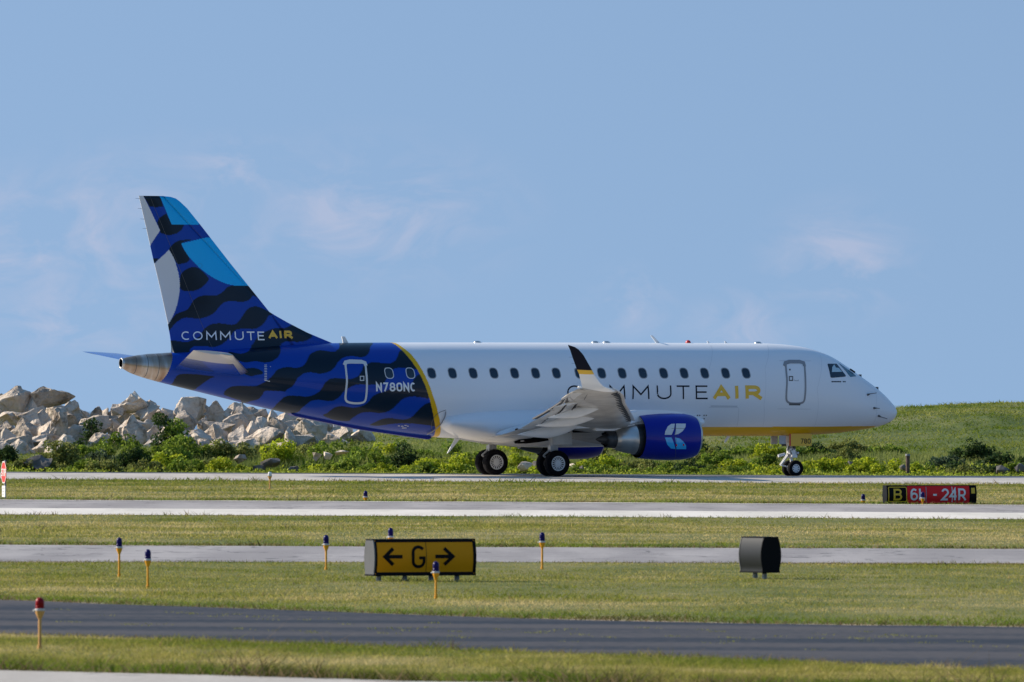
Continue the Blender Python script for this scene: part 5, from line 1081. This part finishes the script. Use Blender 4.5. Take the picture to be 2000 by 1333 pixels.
def tall_weeds(name, X, D, Z, h, w, col):
    n = len(X); a = rng.uniform(0, math.pi, n); lx = rng.normal(0, .4, n) * h; V = np.empty((n, 3, 3)); cx, cy = np.cos(a) * w / 2, np.sin(a) * w / 2
    V[:, 0] = np.stack([X - cx, D - cy, Z - .03], 1); V[:, 1] = np.stack([X + cx, D + cy, Z - .03], 1); V[:, 2] = np.stack([X + lx, D + rng.normal(0, .18, n) * h, Z + h], 1)
    return tri_mesh(name, V.reshape(-1, 3), np.arange(3 * n).reshape(-1, 3), M_BLADE, np.repeat(col, 3, 0), kind='stuff')
tag(tall_weeds('tall_weeds', X, D, Zg, hh, .05 * rng.uniform(.5, 1.4, k), colw), 'tall soft weeds at the foot of the boulders and hill')

# ================================================================== posts, lights and signs
M_RUST = mat('rusty_pipe', (.10, .065, .05), .85, noise=(5, .4), bump=(20, .3, .02))
X, D = (1773 - 1000) / FPX * 410, 410; zb_ = float(hill_z(X, D)); zt = CAM_H + (HORIZON - 887) / FPX * D
root = empty('pipe_post', (X, D, zb_)); tag(root, 'rusty capped pipe post standing in the ivy below the hill', 'post')
p = MB(); p.lathe([(-.2, .075), (zt - zb_ - .07, .078)], (0, 0, 0), 'Z', 16); p.build('pipe', M_RUST, root, 40)
p = MB(); p.lathe([(zt - zb_ - .08, .095), (zt - zb_ - .02, .095), (zt - zb_, .08)], (0, 0, 0), 'Z', 16); p.build('cap', mat('post_cap_grey', (.22, .22, .22), .7), root, 40)

M_STAKE = mat('orange_yellow_paint', (.84, .36, .008), .55, noise=(12, .15)); M_STAKEF = mat('faded_orange_paint', (.66, .34, .10), .7, noise=(12, .2))
M_LB = mat('blue_lens_glass', (.004, .001, .09), .3, spec=.2); M_LR = mat('red_lens_glass', (.26, .001, .004), .3, spec=.2); M_LWH = mat('clear_lens_glass', (.80, .78, .74), .15, coat=.6)
M_CLAMP = mat('cast_clamp_grey', (.55, .55, .55), .5)
def edge_light(px_, ytop, ybase, lens, label, stake=M_STAKE, group='blue edge lights', D=None, lw=1.0, lh=None, cut=0.0):
    if D is None: X, D, z = ground_pt(px_, ybase)
    else: X = (px_ - 1000) / FPX * D; z = float(ground_z(X, D))
    z -= cut; H = CAM_H + (HORIZON - ytop) / FPX * D - z; root = empty('edge_light', (X, D, z)); tag(root, label, 'edge light', group)
    r = .052 * lw; hl = (lh or .175); zl = H - hl
    p = MB(); p.tube((0, 0, -.08), (0, 0, zl - .08), .019 * lw, n=12); p.tube((0, 0, .0), (0, 0, .05), .028 * lw, n=12); p.build('stake', stake, root, 40)
    p = MB(); p.lathe([(zl - .12, .022 * lw), (zl - .10, .030 * lw), (zl - .04, r * 1.02), (zl - .01, r * 1.10), (zl, r * 1.10)], (0, 0, 0), 'Z', 20); p.build('lamp_cup', stake, root, 40)
    p = MB(); p.lathe([(zl - .015, r * 1.14), (zl + .012, r * 1.14), (zl + .014, r)], (0, 0, 0), 'Z', 20); p.tube((-r * 1.1, 0, zl - .01), (-r * 1.45, -.01, zl - .01), .012, n=8); p.build('clamp_ring', M_CLAMP, root, 40)
    p = MB(); p.lathe([(zl + .01, r * .96), (zl + hl * .28, r * 1.0), (zl + hl * .32, r * .93), (zl + hl * .36, r * .99), (zl + hl * .68, r * .97), (zl + hl * .82, r * .86), (zl + hl * .93, r * .60), (zl + hl * .98, r * .34), (H, r * .04)], (0, 0, 0), 'Z', 24); p.build('lens', lens, root, 30)
    return root
edge_light(233, 1050, 1128, M_LB, 'farther and leftmost blue edge light, just below the middle taxiway')
edge_light(289, 1073, 1150, M_LB, 'nearer blue edge light of the left pair, right of the other one')
edge_light(637, 1045, 1115, M_LB, 'blue edge light on the lawn left of the yellow sign')
edge_light(763, 1031, 1098, M_LB, 'blue edge light peeking over the top of the yellow sign')
edge_light(851.5, 1096.5, 1170, M_LB, 'blue edge light standing in front of the yellow sign')
edge_light(1059, 1040, 1114, M_LB, 'blue edge light on the lawn right of the yellow sign')
edge_light(714, 959, 983, M_LB, 'short distant blue edge light beyond the runway, left of centre', D=312, lw=1.15, cut=.10)
edge_light(1686, 965, 989, M_LB, 'short distant blue edge light left of the red runway sign', D=312, lw=1.15, cut=.10)
edge_light(1802, 961, 989, M_LB, 'distant blue edge light in front of the red runway sign', D=309, lw=1.15, cut=.06)
edge_light(78, 1167, 1270, M_LR, 'red-lensed edge light on a tan stake in the near left verge', M_STAKEF, None, lw=1.12, lh=.16)
edge_light(527, 922, 957, M_LWH, 'clear-lensed edge light on a tan stake beyond the runway', M_STAKEF, None, lw=1.2, lh=.12)

M_SYEL = mat('sign_yellow_panel', (.84, .31, .002), .5, spec=.15, noise=(.8, .05)); M_SBLK = mat('sign_black', (.004, .004, .005), .5, spec=.1); M_SRED = mat('sign_red_panel', (.78, .018, .022), .45, spec=.2)
M_SBACK = mat('sign_dark_back', (.006, .008, .010), .42, spec=.22); M_SALU = mat('sign_end_aluminium', (.10, .105, .115), .7, spec=.2, noise=(3, .08)); M_SWH = mat('sign_white_legend', (.78, .78, .76), .4)
M_SFRG = mat('leg_coupling_grey', (.30, .31, .33), .5)
def barrel(hf, dp, top=.58):
    """half outline of the cabinet seen from its end: narrow top and bottom, widest at the middle -> (y, z) front side, z from 0"""
    P = [(-dp / 2 * (top + (1 - top) * math.sin(math.pi * (.12 + .80 * i / 12)) ** .8), hf * i / 12) for i in range(13)]; P[0] = (-dp / 2 * .86, 0); return P
def sign_case(root, L_, hf, dp, zb_, front, backm, endm, segs):
    """segs: (x0, x1, material) for the front skin"""
    Pf = barrel(hf, dp)
    for x0, x1, mm in segs:
        V = [(x, y, zb_ + z) for x in (x0, x1) for y, z in Pf]; n_ = len(Pf); obj('sign_face', V, [(i, n_ + i, n_ + i + 1, i + 1) for i in range(n_ - 1)], mm, root, True)
    V = [(x, -y, zb_ + z) for x in (-L_ / 2, L_ / 2) for y, z in Pf]; n_ = len(Pf); obj('sign_back', V, [(i, i + 1, n_ + i + 1, n_ + i) for i in range(n_ - 1)], backm, root, True)
    out_ = [(y * 1.04, z) for y, z in Pf] + [(-y * 1.04, z) for y, z in Pf[::-1]]
    for x in (-L_ / 2, L_ / 2):
        p = MB(); p.prism([(y, zb_ + z) for y, z in out_], x - .012, x + .012, 'YZ'); p.build('end_plate', endm if not isinstance(endm, tuple) else endm[x > 0], root, 40)
    yt = -Pf[-1][0]; yb = -Pf[0][0]
    p = MB(); p.box((0, 0, zb_ + hf + .008), (L_ + .03, yt * 2.1, .022)); p.build('top_rail', M_SBLK, root); p = MB(); p.box((0, 0, zb_ - .012), (L_ + .03, yb * 2.1, .03)); p.build('bottom_rail', M_SBLK, root)
    return Pf
def face_map(Pf, zb_):
    zz = [p[1] for p in Pf]; yy = [p[0] for p in Pf]; return lambda x, z, off=.006: Vector((x, float(np.interp(z, zz, yy)) - off, zb_ + z))
def sign_legs(root, xs_, h, m, dy=(0,)):
    for x in xs_:
        for y in dy:
            p = MB(); p.lathe([(.09, .035), (h - .02, .05), (h, .07)], (x, y, 0), 'Z', 12); p.build('leg', M_SBLK, root, 40); p = MB(); p.lathe([(-.05, .045), (.09, .045)], (x, y, 0), 'Z', 12); p.build('leg_coupling', M_SFRG, root, 40)
# yellow direction sign
X, D, z = ground_pt(820, 1136); root = empty('direction_sign', (X + .01, D, z), R(24)); tag(root, 'yellow taxiway sign reading arrow G arrow with bulging face, standing on black legs', 'sign')
L_, hf, zb_ = 1.93, .60, .125; Pf = sign_case(root, L_, hf, .44, zb_, None, M_SBACK, (M_SALU, M_SBLK), [(-L_ / 2 + .012, .02, M_SYEL), (.02, L_ / 2 - .012, M_SYEL)])
fm = face_map(Pf, zb_); V, F = ribbon(rrect(-L_ / 2 + .03, .02, L_ / 2 - .03, hf - .02, .03) + [(L_ / 2 - .03, hf - .05)], .035, .06); solidify2d(V, F, fm, .006, 'border', M_SBLK, root)
for a0 in (('<', -.775, .335), ('>', .19, .335)): V, F = text2d([a0], .30, .062); solidify2d([(v[0], v[1] + .16) for v in V], F, fm, .008, 'arrow', M_SBLK, root)
V, F = text2d([('G', -.235, .21)], .40, .052); solidify2d([(v[0], v[1] + .105) for v in V], F, fm, .008, 'letter_legend', M_SBLK, root)
V, F = ribbon([(.02, .04), (.02, hf - .04)], .008, .05); solidify2d(V, F, fm, .007, 'panel_seam', M_SBACK, root); sign_legs(root, (-.80, -.30, .20, .70), zb_, None)
# black-backed sign seen almost end on
X, D, z = ground_pt(1484, 1131); root = empty('dark_sign', (X, D, z), R(28)); tag(root, 'small black airfield sign seen from behind on two stubby legs', 'sign')
Pf = sign_case(root, .80, .60, .40, .135, None, M_SBACK, (M_SALU, M_SBLK), [(-.39, .39, M_SBACK)]); sign_legs(root, (-.10, .10), .135, None) if False else sign_legs(root, (-.17, .17), .135, None)
root.rotation_euler = (0, 0, R(-56 + 90 - 90)) if False else (0, 0, R(-62))
# red runway sign
D = 311.5; X = (1815.5 - 1000) / FPX * D; z = float(ground_z(X, D)); root = empty('runway_sign', (X, D, z), R(16)); tag(root, 'long red runway sign reading B 6L - 24R beside the runway at the right', 'sign')
L_, hf, zb_ = 2.70, .50, .02; a_, b_ = -L_ / 2 + .01, L_ / 2 - .01; Pf = sign_case(root, L_, hf, .42, zb_, None, M_SBACK, M_SBLK, [(a_, -.745, M_SBLK), (-.745, .24, M_SRED), (.24, 1.145, M_SRED), (1.145, b_, M_SBLK)]); fm = face_map(Pf, zb_)
V, F = ribbon(rrect(a_ + .035, .05, -.765, hf - .035, .03) + [(-.765, hf - .065)], .024, .05); solidify2d(V, F, fm, .007, 'border', mat('sign_yellow_legend', (.75, .46, .02), .4), root)
V, F = text2d([('B', -1.13, .20)], .34, .055); solidify2d([(v[0], v[1] + .08) for v in V], F, fm, .008, 'letter_legend', bpy.data.materials['sign_yellow_legend'], root)
for a0 in (('6', -.62, .17), ('L', -.36, .16), ('-', .04, .11), ('2', .32, .17), ('4', .56, .19), ('R', .83, .18)): V, F = text2d([a0], .345, .055); solidify2d([(v[0], v[1] + .08) for v in V], F, fm, .008, 'character', M_SWH, root)
patch([(1.20, .28), (1.31, .28), (1.31, .44), (1.20, .44)], fm, .008, 'yellow_patch', bpy.data.materials['sign_yellow_legend'], root, 1)
for q in (-.17, .62):
    V, F = ribbon([(q, .03), (q, hf - .03)], .02, .05); solidify2d(V, F, fm, .009, 'panel_seam', M_SWH if q > 0 else M_SFRG, root)
sign_legs(root, (-1.1, -.4, .4, 1.1), .05, None)
# stop sign at the left edge, turned nearly edge on to the camera
D = 313; X = (8 - 1000) / FPX * D; z = float(ground_z(X, D)); root = empty('stop_sign', (X, D, z), R(-74)); tag(root, 'red octagonal stop sign over a white plate, turned almost edge-on at the left edge', 'sign')
oc = CAM_H + (HORIZON - 923) / FPX * D - z; R8 = .345
M_OCT = mat('stop_red', (.72, .03, .012), .4); octo = [(R8 * math.cos(R(22.5 + 45 * i)), oc + R8 * math.sin(R(22.5 + 45 * i))) for i in range(8)]
p = MB(); p.prism(octo, -.012, 0); p.build('octagon', M_OCT, root); fm2 = lambda x, z_, off=.004: Vector((x, -.012 - off, z_))
V, F = ribbon(octo + [octo[0]], .03, .2); solidify2d(V, F, lambda x, z_, off: Vector((x * .95, -.012 - off, oc + (z_ - oc) * .95)), .004, 'border', M_SWH, root)
V, F = text2d([('S', -.25, .10), ('T', -.115, .10), ('O', .025, .10), ('P', .165, .09)], .22, .036); solidify2d([(v[0], v[1] + oc - .11) for v in V], F, fm2, .005, 'stop_lettering', M_SWH, root)
z1_, z2_ = [CAM_H + (HORIZON - y_) / FPX * D - z for y_ in (971, 949)]
p = MB(); p.box((0, -.01, (z1_ + z2_) / 2), (.40, .012, z2_ - z1_)); pl_ = p.build('white_plate', M_SWH, root)
for j in range(3):
    V, F = ribbon([(-.12, z2_ - .09 - j * .08), (.12 - .04 * j, z2_ - .09 - j * .08)], .018, .2); solidify2d(V, F, lambda x, z_, off: Vector((x, -.017 - off, z_)), .003, 'plate_lettering', M_SFRG, pl_)
p = MB(); p.box((0, .03, oc / 2 + .1), (.06, .05, oc + .5)); p.build('post', M_SFRG, root)

# weeds sprouting from the service road
k = 900; cx = rng.uniform(-7, 8, 70); ct = rng.uniform(.25, .95, 70); i_ = rng.integers(0, 70, k); X = cx[i_] + rng.normal(0, .09, k); a_ = E['d_near'](X); b_ = E['d_far'](X); D = a_ + (b_ - a_) * (1 - ct[i_] * .75) + rng.normal(0, .12, k)
blades('road_weeds', X, D, ground_z(X, D) + .01, np.full(k, .045), .02 * np.ones(k), np.array((.34, .34, .09)) * rng.uniform(.6, 1.2, (k, 1)))['label'] = 'tiny yellow weeds sprouting from the dark service road'
